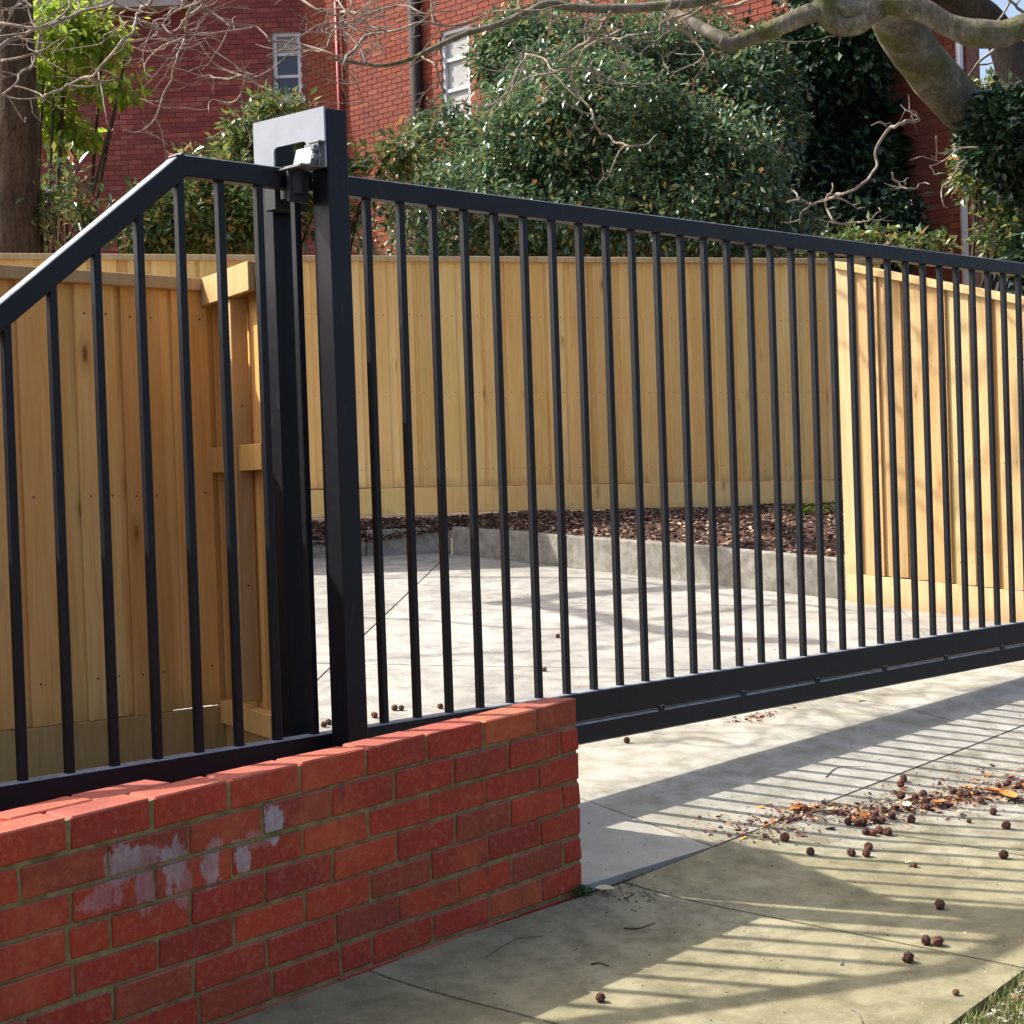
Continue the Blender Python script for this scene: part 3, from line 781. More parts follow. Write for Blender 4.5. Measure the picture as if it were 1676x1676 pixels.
for (x, y), lab in single:
    px, py = zB(x, y); p = on_ground(px, py); r_b = random.uniform(.0135, .0160)
    if 'very small' in lab or 'pale' in lab: r_b = .009
    if 'largest' in lab: r_b = .0155
    o = link('seed_ball', random.choice(BM_), None, (p.x, p.y, p.z+r_b*.92), label=lab, cat='seed ball', group='fallen seed balls')
    o.scale = (r_b,)*3; o.rotation_euler = (random.uniform(0, 6), random.uniform(0, 6), 0)
more = [((983, 1640), .0125, 'red-brown seed ball nearest the camera at the bottom of the footpath'), ((913, 1044), .013, 'seed ball lying alone on the driveway behind the gate'),
        ((891, 1099), .011, 'small seed ball on the driveway behind the gate, above the wall end'), ((613, 1175), .014, 'seed ball just behind the gate, right of the front post'),
        ((646, 1163), .014, 'left seed ball of the pair between the first two bars right of the post'), ((657, 1163), .013, 'right seed ball of the pair between the first two bars right of the post'),
        ((721, 1160), .013, 'seed ball behind the third bar right of the post'), ((530, 1190), .013, 'left seed ball in the gap between the two gate posts'), ((538, 1186), .013, 'right seed ball in the gap between the two gate posts'),
        ((1026, 1216), .013, 'seed ball directly below the gate beam near the wall end')]
for (px, py), r_b, lab in more:
    p = on_ground(px, py)
    o = link('seed_ball', random.choice(BM_), None, (p.x, p.y, p.z+r_b*.92), label=lab, cat='seed ball', group='fallen seed balls')
    o.scale = (r_b,)*3; o.rotation_euler = (random.uniform(0, 6), random.uniform(0, 6), 0)
# leaf litter drift
LIT = chip_mat('leaf_litter', [(0, (.03, .012, .012)), (.25, (.09, .035, .03)), (.45, (.16, .07, .05)), (.6, (.28, .14, .09)), (.75, (.42, .33, .22)), (.86, (.55, .48, .36)), (.87, (.62, .20, .03)), (1, (.70, .27, .05))])
drift = [zB(-420, 330), zB(-100, 340), zB(60, 260), zB(330, 200), zB(600, 260), zB(820, 200), zB(1000, 160), zB(1280, 130), zB(1500, 80), zB(1700, 60), zB(1900, 10)]
dp = [on_ground(*q) for q in drift]
dw = [.08, .11, .06, .035, .06, .075, .08, .08, .10, .13, .15]; dn = [.3, .6, .6, .9, 1, 1, 1, 1, 1, 1, 1]
def litp(rs):
    while True:
        k = rs.uniform(0, len(dp)-1.001); i = int(k); f_ = k-i
        if rs.random() > (dn[i]*(1-f_)+dn[i+1]*f_): continue
        p = dp[i].lerp(dp[i+1], f_); wdt = dw[i]*(1-f_)+dw[i+1]*f_
        x = p.x+rs.gauss(0, wdt*.95); y = p.y+rs.gauss(0, wdt*.95)*rs.choice((.5, 1, 1.3))
        big = rs.random() < .12
        return Vector((x, y, gzs(x, y)+.002+abs(rs.gauss(0, .004)))), (rs.uniform(.009, .022) if big else rs.uniform(.002, .009))
link('leaf_litter', chips('leaf_litter', 4200, litp, .01, LIT, .15, 9), label='drift of crumbled brown leaf litter across the footpath at the right', cat='leaf litter', kind='stuff')
def scat(rs):
    while True:
        x = rs.uniform(-.9, 5); y = rs.uniform(-1.3, .6)
        if y < GE(x)+.02: continue
        return Vector((x, y, gzs(x, y)+.001)), rs.uniform(.001, .0055)
link('leaf_crumbs', chips('leaf_crumbs', 2200, scat, .01, LIT, .2, 10), label='fine leaf crumbs scattered over the concrete', cat='leaf crumbs', kind='stuff')
def scat2(rs):
    x = rs.uniform(-.1, 5.3); y = rs.uniform(.8, 5.5)
    return Vector((x, y, gzs(x, y)+.001)), rs.uniform(.002, .009)
link('leaf_crumbs', chips('leaf_crumbs', 420, scat2, .01, LIT, .2, 12), label='sparse leaf crumbs on the driveway behind the gate', cat='leaf crumbs', kind='stuff')
q_ = on_ground(1235, 1175)
def scat3(rs):
    x = q_.x+rs.gauss(0, .10); y = q_.y+rs.gauss(0, .03)
    return Vector((x, y, gzs(x, y)+.003)), rs.uniform(.004, .014)
link('leaf_litter', chips('leaf_litter', 90, scat3, .01, chip_mat('rusty_leaves', [(0, (.07, .02, .012)), (.6, (.22, .06, .03)), (1, (.35, .14, .06))]), .15, 13), label='small heap of rusty leaves under the gate beam', cat='leaf litter', kind='stuff')
q2_ = on_ground(1040, 1466)
def scat4(rs):
    x = q2_.x+rs.gauss(0, .08); y = q2_.y+rs.gauss(0, .05)
    return Vector((x, y, gzs(x, y)+.002)), rs.uniform(.002, .009)
link('leaf_litter', chips('leaf_litter', 150, scat4, .01, chip_mat('grey_debris', [(0, (.05, .035, .025)), (.5, (.16, .13, .10)), (1, (.40, .38, .36))]), .15, 14), label='grey twiggy debris at the foot of the wall end', cat='leaf litter', kind='stuff')
def jointp(rs):
    if rs.random() < .55: x = rs.uniform(-.1, 4.8); y = J1(x)+rs.gauss(0, .005)
    else:
        k = rs.choice([-.94, -.94, .155, 1.25]); y = rs.uniform(-1.3, -.05); x = JX(k, y)+rs.gauss(0, .004)
    return Vector((x, y, gzs(x, y)-.004)), rs.uniform(.002, .0065)
link('joint_debris', chips('joint_debris', 1500, jointp, .01, chip_mat('joint_dirt', [(0, (.03, .02, .012)), (.6, (.09, .055, .03)), (1, (.22, .12, .07))]), .4, 15), label='dirt and leaf crumbs packed into the footpath joints', cat='joint debris', kind='stuff')
# single fallen leaves
def leaf_mesh(L, W, mt, curl=.3):
    v = []; f = []; n = 6
    for i in range(n+1):
        t = i/n; wv = W*math.sin(math.pi*min(1, t*.95+.03))**.8*.5; x = (t-.5)*L; z = curl*L*(t-.5)**2
        v += [(x, -wv, z+abs(wv)*.35), (x, 0, z), (x, wv, z+abs(wv)*.35)]
    for i in range(n):
        k = i*3; f += [(k, k+3, k+4, k+1), (k+1, k+4, k+5, k+2)]
    return pydata('fallen_leaf', v, f, mt, True)
OR = simple('orange_leaf', (.48, .13, .02), (.65, .25, .05), 60, .6); CR = simple('cream_leaf', (.50, .42, .24), (.62, .55, .36), 60, .6); YL = simple('yellow_green_leaf', (.45, .42, .12), (.55, .52, .2), 60, .5)
for (px, py), L, W, mt, rz, lab in [((1536, 1320), .075, .045, OR, .3, 'bright orange dead leaf in the middle of the litter drift'), ((1650, 1308), .10, .05, OR, .9, 'larger of the orange dead leaves at the right end of the litter drift'),
        ((1625, 1300), .07, .04, OR, -.4, 'smaller orange dead leaf touching the larger one at the right end of the drift'), ((1304, 1327), .06, .03, OR, .1, 'orange leaf scrap at the left tip of the litter drift'),
        ((1350, 1331), .09, .015, CR, -.1, 'long pale leaf strip at the left end of the litter drift'), ((1484, 1323), .055, .03, CR, .6, 'whitish leaf scrap in the litter drift beside the orange leaf'),
        ((1487, 1417), .03, .018, CR, .1, 'pale leaf scrap in the sunlit stripes below the drift'), ((990, 1462), .05, .035, CR, -.9, 'pale leaf at the foot of the brick wall end'), ((1405, 1147), .05, .02, YL, .2, 'small yellow leaf on the concrete under the gate'),
        ((1570, 1334), .05, .02, CR, .5, 'cream leaf in the drift between the orange leaves')]:
    p = on_ground(px, py)
    o = link('fallen_leaf', leaf_mesh(L, W, mt), None, (p.x, p.y, p.z+.010), label=lab, cat='leaf', group='fallen leaves'); o.scale = (1.25, 1.25, 1.6); o.rotation_euler = (random.uniform(-.15, .15), random.uniform(-.15, .15), rz)
# ground twigs
TWD = simple('dark_twig', (.04, .022, .014), (.11, .06, .035), 60, .8)
def gtwig(pts, rad, lab, name='fallen_twig', mt=TWD):
    P = []
    for px, py in pts:
        p = on_ground(px, py); p.z += rad*1.2; P.append(p)
    T = Tubes(); T.add(catmull(P, 4), lambda t: rad*(1-.5*t), 6); link(name, T.build(name, mt), None, label=lab, cat='twig', group='twigs on the concrete')
gtwig([(1021, 1521), (1045, 1521), (1073, 1512)], .0028, 'thin straight twig on the shaded footpath right of the wall')
gtwig([(968, 1580), (982, 1578), (996, 1583)], .003, 'short stubby twig on the shaded footpath nearer the bottom')
gtwig([(795, 1568), (822, 1550), (850, 1537), (890, 1533)], .0022, 'long curved pale twig beside the wall foot', mt=TWIG)
gtwig([(985, 1462), (1010, 1448), (1022, 1470), (1040, 1462)], .002, 'bent twig in the debris at the wall end')
gtwig([(1352, 1273), (1364, 1261), (1378, 1256), (1417, 1255)], .002, 'angled twig above the litter drift')
gtwig([(1393, 1653), (1403, 1659), (1412, 1676)], .0025, 'forked pale twig at the bottom edge of the footpath', mt=TWIG)
gtwig([(1376, 1581), (1379, 1572), (1380, 1582)], .002, 'tiny upright pale twig scrap in the lower lit patch', mt=TWIG)
# weed at the wall end, moss along the wall foot
rs = random.Random(4); v = []; f = []; p = on_ground(952, 1466)
for _ in range(260):
    a = rs.uniform(0, 6.28); rd = abs(rs.gauss(0, .03)); c_ = p+Vector((math.cos(a)*rd, math.sin(a)*rd*.5, rs.uniform(0, .035)*(1-rd*8)))
    s_ = rs.uniform(.003, .007); e1 = Vector((rs.gauss(0, 1), rs.gauss(0, 1), rs.gauss(0, .5))).normalized()*s_; e2 = e1.cross(Vector((rs.gauss(0, 1), rs.gauss(0, 1), 1))).normalized()*s_*.6; k = len(v)
    v += [c_-e1, c_-e2, c_+e1, c_+e2]; f += [(k, k+1, k+2, k+3)]
link('weed', pydata('weed', v, f, foliage_mat('weed_leaves', [(0, (.02, .07, .012)), (1, (.05, .13, .02))], .4, .3)), None, label='small green weed at the foot of the brick wall end', cat='weed')
# lawn edge with gravel
v = []; f = []; rs = random.Random(8)
for _ in range(4200):
    x = rs.uniform(-.8, 2.4); y = GE(x)-abs(rs.gauss(0, .25))-.005
    blade_tuft(v, f, Vector((x, y, gzs(x, y)-.025)), 3, .055, rs, .012, .0016)
link('verge_grass', pydata('verge_grass', v, f, GRASS), None, label='sparse grass at the lawn edge in the bottom right corner', cat='grass', kind='stuff')
def gravp(rs):
    x = rs.uniform(-.8, 2.4); y = GE(x)-.02-abs(rs.gauss(0, .3)); return Vector((x, y, gzs(x, y)-.012)), rs.uniform(.004, .014)
link('gravel', chips('gravel', 5000, gravp, .01, chip_mat('gravel_stones', [(0, (.12, .10, .08)), (.5, (.34, .31, .28)), (.85, (.55, .52, .48)), (1, (.45, .2, .06))]), .5, 21), None, label='gravel and dead leaves among the verge grass', cat='gravel', kind='stuff')
# green seedlings at back fence
v = []; f = []; rs = random.Random(31)
for cx_, cy_ in ((1290, 848), (1310, 846), (1335, 847), (1350, 845), (1388, 842), (1391, 815), (1100, 850)):
    p = at(cx_, cy_, 14.3)
    for _ in range(45):
        c_ = p+Vector((rs.gauss(0, .07), rs.gauss(0, .06), abs(rs.gauss(0, .05)))); s_ = rs.uniform(.012, .03)
        e1 = Vector((rs.gauss(0, 1), rs.gauss(0, 1), rs.gauss(0, .6))).normalized()*s_; e2 = e1.cross(Vector((0, 0, 1))+Vector((rs.gauss(0, .5), rs.gauss(0, .5), 0))).normalized()*s_*.6; k = len(v)
        v += [c_-e1, c_-e2, c_+e1, c_+e2]; f += [(k, k+1, k+2, k+3)]
link('seedlings', pydata('seedlings', v, f, LEAF_YEL), None, label='patch of low green seedlings at the foot of the back fence', cat='seedlings', kind='stuff')

# ================================================================== BUILDING
bld = empty('brick_building', at(500, 780, 30), label='tall red brick building with sash windows behind the garden shrubs', cat='building')
bld_o = bld.location.copy()
def facade(A, B, z0, z1, holes, mt, seed, name='brick'):
    """brick faces as real relief on a mortar backing; holes = list of (u0,u1,z0,z1)"""
    rs = random.Random(seed); A = Vector(A); B = Vector(B); L = (B-A).length; d = (B-A)/L; n2 = Vector((d.y, -d.x))
    if n2.dot(Vector((CX, CY))-A) < 0: n2 = -n2
    v = []; f = []
    def P(u, z, o): q = A+d*u+n2*o; return Vector((q.x, q.y, z))-bld_o
    z = z0; r = 0
    while z < z1:
        u = -.12*(r % 2)
        while u < L:
            a, b = max(u, 0)+.006, min(u+.232, L); c_ = (a+b)/2
            if b > a and not any(h[0]-.02 < c_ < h[1]+.02 and h[2]-.01 < z+.04 < h[3]+.01 for h in holes):
                o = .010+rs.uniform(0, .004); k = len(v)
                v += [P(a, z, 0), P(b, z, 0), P(b, z+.074, 0), P(a, z+.074, 0), P(a, z, o), P(b, z, o), P(b, z+.074, o), P(a, z+.074, o)]
                f += [(k+4, k+5, k+6, k+7), (k, k+1, k+5, k+4), (k+3, k+2, k+6, k+7), (k, k+3, k+7, k+4), (k+1, k+2, k+6, k+5)]
            u += .24
        z += .086; r += 1
    o = link(name, pydata(name, v, f, mt), bld, kind='stuff')
    # backing pieces round the holes
    bm = bmesh.new()
    cuts = sorted(set([0, L]+[h[0] for h in holes]+[h[1] for h in holes]))
    for a, b in zip(cuts[:-1], cuts[1:]):
        zz = [(z0, z1)]
        for h in holes:
            if h[0] <= a and h[1] >= b:
                nz = []
                for s0, s1 in zz:
                    if h[2] > s0: nz.append((s0, min(h[2], s1)))
                    if h[3] < s1: nz.append((max(h[3], s0), s1))
                zz = nz
        for s0, s1 in zz:
            if s1-s0 < .01: continue
            q = [P(a, s0, 0), P(b, s0, 0), P(b, s0, -.3), P(a, s0, -.3)]; q2 = [x+Vector((0, 0, s1-s0)) for x in q]
            vv = [bm.verts.new(x) for x in q+q2]
            for g in ((0, 1, 5, 4), (1, 2, 6, 5), (2, 3, 7, 6), (3, 0, 4, 7), (4, 5, 6, 7), (3, 2, 1, 0)): bm.faces.new([vv[i] for i in g])
    bmesh.ops.recalc_face_normals(bm, faces=bm.faces[:])
    link('wall', mesh('wall', bm, MORTARF), bld)
    return A, d, n2, L
cor = at(527, 780, 30.)
Bend = on_plane(1583, 120, (cor.x, cor.y, 0), (1, 0, 0)).xy.copy(); LB = cor.y-Bend.y       # facade running toward the street, looking left
fa_dir = Vector((-cr.x, -cr.y)).normalized()
fa_dir = (fa_dir+Vector((-.02, .05))).normalized()
Aend = Vector((cor.x, cor.y))+fa_dir*9.
def uB(px):  # distance along facade B for a pixel column
    p = on_plane(px, 200, (cor.x, cor.y, 0), (1, 0, 0)); return cor.y-p.y
def zB_(px, py): return on_plane(px, py, (cor.x, cor.y, 0), (1, 0, 0)).z
nA = Vector((fa_dir.y, -fa_dir.x, 0))
def uA(px): p = on_plane(px, 200, cor, nA); return (p.xy-cor.xy).length
def zA_(px, py): return on_plane(px, py, cor, nA).z
ZT_B = 11.5
hA = [(uA(497), uA(450), zA_(470, 160), zA_(470, 52))]
hB = [(uB(724), uB(772), zB_(745, 195), zB_(745, 44)), (uB(1010), uB(1100), zB_(1050, 230), zB_(1050, 60))]
facade(cor.xy, Aend, .9, ZT_B, hA, BRICKS, 2)
facade(cor.xy, Bend, .9, ZT_B, hB, BRICKF, 3)
WHITE = simple('white_paint', (.55, .56, .58), (.68, .68, .69), 6, .5)
GLASS, gn, gb = mat('window_glass'); gb.inputs['Base Color'].default_value = (.02, .025, .035, 1); gb.inputs['Roughness'].default_value = .06; gb.inputs['Specular IOR Level'].default_value = .8
BLIND = simple('pale_blind', (.30, .31, .30), (.38, .38, .37), 3, .8)
def window(Axy, d, n2, h, rows, blind=False, slats=0):
    Axy = Vector(Axy); u0, u1, z0, z1 = h
    def PB(bm, a, b, o0, o1, s0, s1):
        M = Matrix(((d.x, n2.x, 0, Axy.x-bld_o.x), (d.y, n2.y, 0, Axy.y-bld_o.y), (0, 0, 1, -bld_o.z), (0, 0, 0, 1)))
        box(bm, a, b, o0, o1, s0, s1, M)
    bm = bmesh.new(); t = .07
    PB(bm, u0, u0+t, -.14, -.03, z0, z1); PB(bm, u1-t, u1, -.14, -.03, z0, z1); PB(bm, u0+t, u1-t, -.14, -.03, z1-t, z1); PB(bm, u0+t, u1-t, -.14, -.03, z0, z0+t)
    for i in range(1, rows): zz = z0+(z1-z0)*i/rows; PB(bm, u0+t, u1-t, -.12, -.05, zz-.025, zz+.025)
    PB(bm, u0-.05, u1+.05, -.14, .06, z0-.09, z0-.002)
    bmesh.ops.recalc_face_normals(bm, faces=bm.faces[:])
    fr = link('window', mesh('window', bm, WHITE), bld)
    for i in range(rows):
        bm = bmesh.new(); a_, b_ = z0+(z1-z0)*i/rows, z0+(z1-z0)*(i+1)/rows
        PB(bm, u0+t*.8, u1-t*.8, -.10, -.09, a_, b_); bmesh.ops.recalc_face_normals(bm, faces=bm.faces[:])
        link('pane', mesh('pane', bm, BLIND if (blind or (i == rows-1)) else GLASS), fr)
    if slats:
        bm = bmesh.new()
        for i in range(slats):
            zz = z0+t+(z1-z0-2*t)*i/slats; PB(bm, u0+t, u1-t, -.085, -.06, zz, zz+.04)
        bmesh.ops.recalc_face_normals(bm, faces=bm.faces[:]); link('louvre', mesh('louvre', bm, WHITE), fr, kind='stuff')
n2A = Vector((nA.x, nA.y)); n2A = n2A if n2A.dot(Vector((CX, CY))-cor.xy) > 0 else -n2A
window(cor.xy, fa_dir, n2A, hA[0], 3)
window(cor.xy, Vector((0, -1)), Vector((-1, 0)), hB[0], 3, True, 0)
window(cor.xy, Vector((0, -1)), Vector((-1, 0)), hB[1], 3)
# downpipes and cornice
def pipe(name, p0, p1, r_, mt):
    T = Tubes(); T.add([Vector(p0)-bld_o, Vector(p1)-bld_o], r_, 10); link(name, T.build(name, mt), bld)
REDP = simple('red_pipe', (.22, .02, .02), (.3, .04, .03), 4, .5)
DKP = simple('dark_recess', (.02, .014, .014), (.04, .025, .022), 4, .8)
pipe('downpipe', (cor.x-.08, cor.y-uB(563), 1), (cor.x-.08, cor.y-uB(563), ZT_B), .04, REDP)
pipe('downpipe', (cor.x-.09, cor.y-uB(690), 1), (cor.x-.09, cor.y-uB(690), ZT_B), .10, DKP)  # stand-in for a dark wall recess, its shade given as a near-black pipe
pipe('downpipe', (cor.x-.05, cor.y-uB(1577), 1), (cor.x-.05, cor.y-uB(1577), ZT_B), .045, WHITE)
bm = bmesh.new(); q = Vector((cor.x, cor.y)); 
def obox(bm, A, d, n2, u0, u1, o0, o1, z0, z1):
    M = Matrix(((d.x, n2.x, 0, A.x-bld_o.x), (d.y, n2.y, 0, A.y-bld_o.y), (0, 0, 1, -bld_o.z), (0, 0, 0, 1))); box(bm, u0, u1, o0, o1, z0, z1, M)
obox(bm, q, fa_dir, n2A, 2.0, 9.0, .0, .28, zA_(240, 10)-.08, zA_(240, 10)+.10); bmesh.ops.recalc_face_normals(bm, faces=bm.faces[:])
link('cornice', mesh('cornice', bm, simple('pale_stone', (.35, .30, .26), (.45, .40, .36), 3, .8)), bld)
bm = bmesh.new(); obox(bm, q, fa_dir, n2A, uA(118), uA(68), .0, .10, zA_(90, 318), zA_(90, 303)); bmesh.ops.recalc_face_normals(bm, faces=bm.faces[:])
link('stone_sill', mesh('stone_sill', bm, simple('grey_stone', (.28, .27, .28), (.36, .35, .36), 3, .8)), bld)
bm = bmesh.new(); obox(bm, q, Vector((0, -1)), Vector((-1, 0)), 0, LB, -3, -.3, ZT_B-.2, ZT_B); obox(bm, q, fa_dir, n2A, 0, 9, -6, -.3, ZT_B-.2, ZT_B-.01); ed = (Bend-C0.xy).normalized(); ed = (ed+Vector((-ed.y, ed.x))*.05).normalized(); obox(bm, Bend+ed*.02, ed, Vector((-ed.y, ed.x)), .3, 8, 0, .3, .9, ZT_B-.25)
bmesh.ops.recalc_face_normals(bm, faces=bm.faces[:]); link('roof', mesh('roof', bm, MORTARF), bld)
# white house beyond, at the right
hs = empty('white_house', at(1640, 420, 33), label='low white house with a pinkish tiled roof far right behind the shrub', cat='house')
def hp(name, px0, px1, py0, py1, D, dep, mt):
    a = at(px0, py1, D); b = at(px1, py1, D); c_ = at(px0, py0, D)
    d = Vector(((b-a).x, (b-a).y)).normalized(); n2 = Vector((d.y, -d.x)); n2 = n2 if n2.dot(Vector((CX, CY))-a.xy) > 0 else -n2
    bm = bmesh.new(); M = Matrix(((d.x, n2.x, 0, a.x-hs.location.x), (d.y, n2.y, 0, a.y-hs.location.y), (0, 0, 1, -hs.location.z), (0, 0, 0, 1)))
    box(bm, 0, (b-a).xy.length, -dep, 0, a.z, c_.z, M); bmesh.ops.recalc_face_normals(bm, faces=bm.faces[:]); link(name, mesh(name, bm, mt), hs)
hp('wall', 1586, 1800, 375, 600, 33, 4, simple('white_render', (.55, .56, .56), (.65, .65, .64), 2, .8))
hp('roof', 1570, 1810, 336, 374, 32.6, 5, simple('pink_tiles', (.42, .22, .17), (.52, .30, .24), 5, .8))
hp('window', 1612, 1650, 386, 440, 32.95, .05, simple('grey_blind', (.16, .18, .2), (.22, .24, .26), 3, .6))

# ================================================================== TREES AND SHRUBS
def foliage(name, blobs, n, size, mt, parent, seed, clump=14, spread=.16, droop=.2, shell=.35, aspect=.45, kind='stuff'):
    """leaf clumps in ellipsoids; blob = (centre, rx (along view right), ry (depth), rz, weight)"""
    rs = random.Random(seed); v = []; f = []
    tot = sum(b[4] for b in blobs); rt = Vector((cr.x, cr.y, 0)).normalized(); fw = Vector((cf.x, cf.y, 0)).normalized()
    while len(f)//2 < n:
        k = rs.uniform(0, tot)
        for b in blobs:
            k -= b[4]
            if k <= 0: break
        while True:
            q = Vector((rs.uniform(-1, 1), rs.uniform(-1, 1), rs.uniform(-1, 1)))
            if q.length < 1: break
        q = q*(1-shell)+q.normalized()*shell*rs.uniform(.7, 1.05)
        c_ = b[0]+rt*q.x*b[1]+fw*q.y*b[2]+Vector((0, 0, q.z*b[3]))
        c_ += Vector((noise.noise(c_*.8), noise.noise(c_*.8+Vector((9, 0, 0))), noise.noise(c_*.8+Vector((0, 9, 0)))))*spread*2
        if noise.noise(c_*1.15+Vector((seed, 0, 0))) < -.22 and rs.random() < .85: continue
        for _ in range(clump):
            a = Vector((rs.gauss(0, 1), rs.gauss(0, 1), rs.gauss(0, .8)-droop)).normalized()
            p = c_+a*spread*rs.uniform(.2, 1.1)
            dr = (a+Vector((rs.gauss(0, .5), rs.gauss(0, .5), rs.gauss(0, .4)-droop))).normalized()
            sd_ = dr.cross(Vector((rs.gauss(0, .5), rs.gauss(0, .5), 1))).normalized(); up = sd_.cross(dr)
            L = size*rs.choice((.6, .8, 1., 1.25, 1.6)); W = L*aspect
            i = len(v); v += [p, p+dr*L*.5+sd_*W*.5+up*W*.14, p+dr*L, p+dr*L*.5-sd_*W*.5+up*W*.14]
            f += [(i, i+1, i+2), (i, i+2, i+3)]
    return link(name, pydata(name, [x-parent.location for x in v], f, mt), parent, kind=kind)
def blob(px, py, rx, ry, D, rd=None, wgt=None):
    s = D/FOC; return (at(px, py, D), rx*s, rd if rd else rx*s*.7, ry*s, wgt if wgt else rx*ry)
def stems(parent, base, tips, r0, mt, seed, name='stem'):
    rs = random.Random(seed); T = Tubes()
    for t in tips:
        b = base+Vector((rs.uniform(-.15, .15), rs.uniform(-.15, .15), 0)); m1 = b.lerp(t, .5)+Vector((rs.gauss(0, .15), rs.gauss(0, .15), .15))
        T.add([x-parent.location for x in catmull([b, m1, t], 5)], lambda q: r0*(1-.75*q), 6)
    link(name, T.build(name, mt), parent)
# big camellia
sh = empty('camellia_bush', Vector((at(1000, 800, 19).x, at(1000, 800, 19).y, 1.0)), label='large dark glossy-leaved bush in front of the brick building, centre', cat='bush')
bl = [blob(960, 230, 230, 150, 19), blob(1120, 210, 190, 170, 19.4), blob(880, 150, 120, 110, 19.6), blob(1010, 110, 190, 70, 19.8), blob(760, 330, 150, 90, 18.4), blob(860, 380, 210, 70, 17.8), blob(1130, 370, 230, 90, 17.9),
      blob(1060, 300, 250, 130, 18.6), blob(690, 390, 120, 60, 17.6), blob(740, 230, 60, 60, 19.4), blob(1230, 300, 110, 150, 19)]
bl += [blob(1000, 70, 230, 60, 19.6), blob(850, 90, 90, 70, 19.8), blob(1250, 180, 90, 120, 19.6), blob(960, 230, 200, 140, 17.9, .9, 26000), blob(1150, 290, 160, 120, 17.9, .9, 20000)]
foliage('foliage', bl, 150000, .066, LEAF_CAM, sh, 1, 18, .15, .25, .4, .52)
stems(sh, sh.location.copy(), [b[0] for b in bl]*2, .05, BARK_DARK, 4)
# left mixed shrubs
s2 = empty('leafy_shrub', Vector((at(400, 800, 17).x, at(400, 800, 17).y, 1.0)), label='bright mixed-green shrub showing above the gate tail, left of the gate posts', cat='shrub')
bl = [blob(330, 270, 60, 45, 17), blob(410, 230, 70, 45, 17.3), blob(455, 200, 60, 30, 17.5), blob(350, 360, 90, 70, 16.8), blob(450, 330, 80, 90, 17), blob(250, 330, 45, 30, 16.8), blob(270, 390, 60, 30, 16.5), blob(520, 330, 60, 80, 17), blob(390, 195, 35, 18, 17.4), blob(590, 330, 60, 70, 17.2), blob(625, 270, 40, 25, 17.2)]
foliage('foliage', bl, 18000, .085, LEAF_MIX, s2, 2, 9, .17, .15, .4, .42)
stems(s2, s2.location.copy(), [b[0] for b in bl]*2, .035, BARK_DARK, 5)
s3 = empty('scrubby_shrub', Vector((at(90, 800, 17).x, at(90, 800, 17).y, 1.0)), label='thin scrubby shrub beside the brown tree trunk at the far left', cat='shrub')
bl = [blob(85, 270, 25, 35, 17), blob(95, 330, 30, 40, 17), blob(130, 330, 45, 20, 17), blob(70, 340, 25, 60, 16.7)]
foliage('foliage', bl, 750, .09, LEAF_MIX, s3, 3, 6, .16, .1, .3)
stems(s3, s3.location.copy(), [b[0] for b in bl]*3, .02, BARK_DARK, 6)
# yellow-green small tree by the trunk
yt = empty('young_tree', Vector((at(60, 800, 18).x, at(60, 800, 18).y, .9)), label='young tree with bright yellow-green sunlit leaves next to the brown trunk, top left', cat='tree')
bl = [blob(110, 70, 70, 60, 18), blob(170, 50, 60, 40, 18.2), blob(90, 110, 45, 50, 17.8), blob(205, 95, 35, 14, 18.1), blob(200, 128, 40, 10, 18), blob(95, 180, 35, 35, 18), blob(125, 210, 35, 18, 18), blob(75, 60, 30, 70, 17.8), blob(100, 20, 60, 30, 18.4)]
foliage('crown', bl, 2900, .115, LEAF_YEL, yt, 6, 7, .16, .5, .3, .42)
stems(yt, yt.location.copy()+Vector((0, 0, 0)), [b[0] for b in bl], .04, BARK_BROWN, 7, 'branch')
# brown trunk far left
bt = empty('brown_trunk_tree', Vector((at(25, 800, 16.5).x, at(25, 800, 16.5).y, .9)), label='thick brown furrowed tree trunk at the left edge behind the fence', cat='tree')
T = Tubes(); P = [at(22, 820, 16.5), at(24, 500, 16.5), at(24, 300, 16.5), at(20, 100, 16.5), at(10, -150, 16.6), at(0, -420, 16.7)]
T.add([x-bt.location for x in catmull(P, 10)], lambda t: .255*(1-.28*t)+.03*math.exp(-((t-.5)/.03)**2), 22, .12)
link('trunk', T.build('trunk', BARK_BROWN), bt)
T = Tubes(); T.add([x-bt.location for x in catmull([at(15, -80, 16.5), at(120, -200, 16.6), at(260, -340, 17)], 6)], lambda t: .09*(1-.6*t), 10); T.add([x-bt.location for x in catmull([at(10, -200, 16.5), at(-120, -330, 16), at(-200, -460, 16)], 6)], lambda t: .1*(1-.6*t), 10)
link('limb', T.build('limb', BARK_BROWN), bt)
# right shrub
s4 = empty('variegated_shrub', Vector((at(1640, 800, 15.5).x, at(1640, 800, 15.5).y, .6)), label='sunlit small-leaved shrub at the right edge beside the white house', cat='shrub')
bl = [blob(1630, 180, 55, 30, 15.8), blob(1600, 280, 36, 40, 15.4), blob(1640, 300, 60, 60, 15.5), blob(1670, 390, 60, 40, 15.3), blob(1700, 250, 60, 90, 15.6), blob(1655, 345, 40, 25, 15.3)]
foliage('foliage', bl, 6500, .065, LEAF_MIX, s4, 8, 10, .13, .1, .4, .55)
stems(s4, s4.location.copy(), [b[0] for b in bl]*2, .03, BARK_DARK, 8)
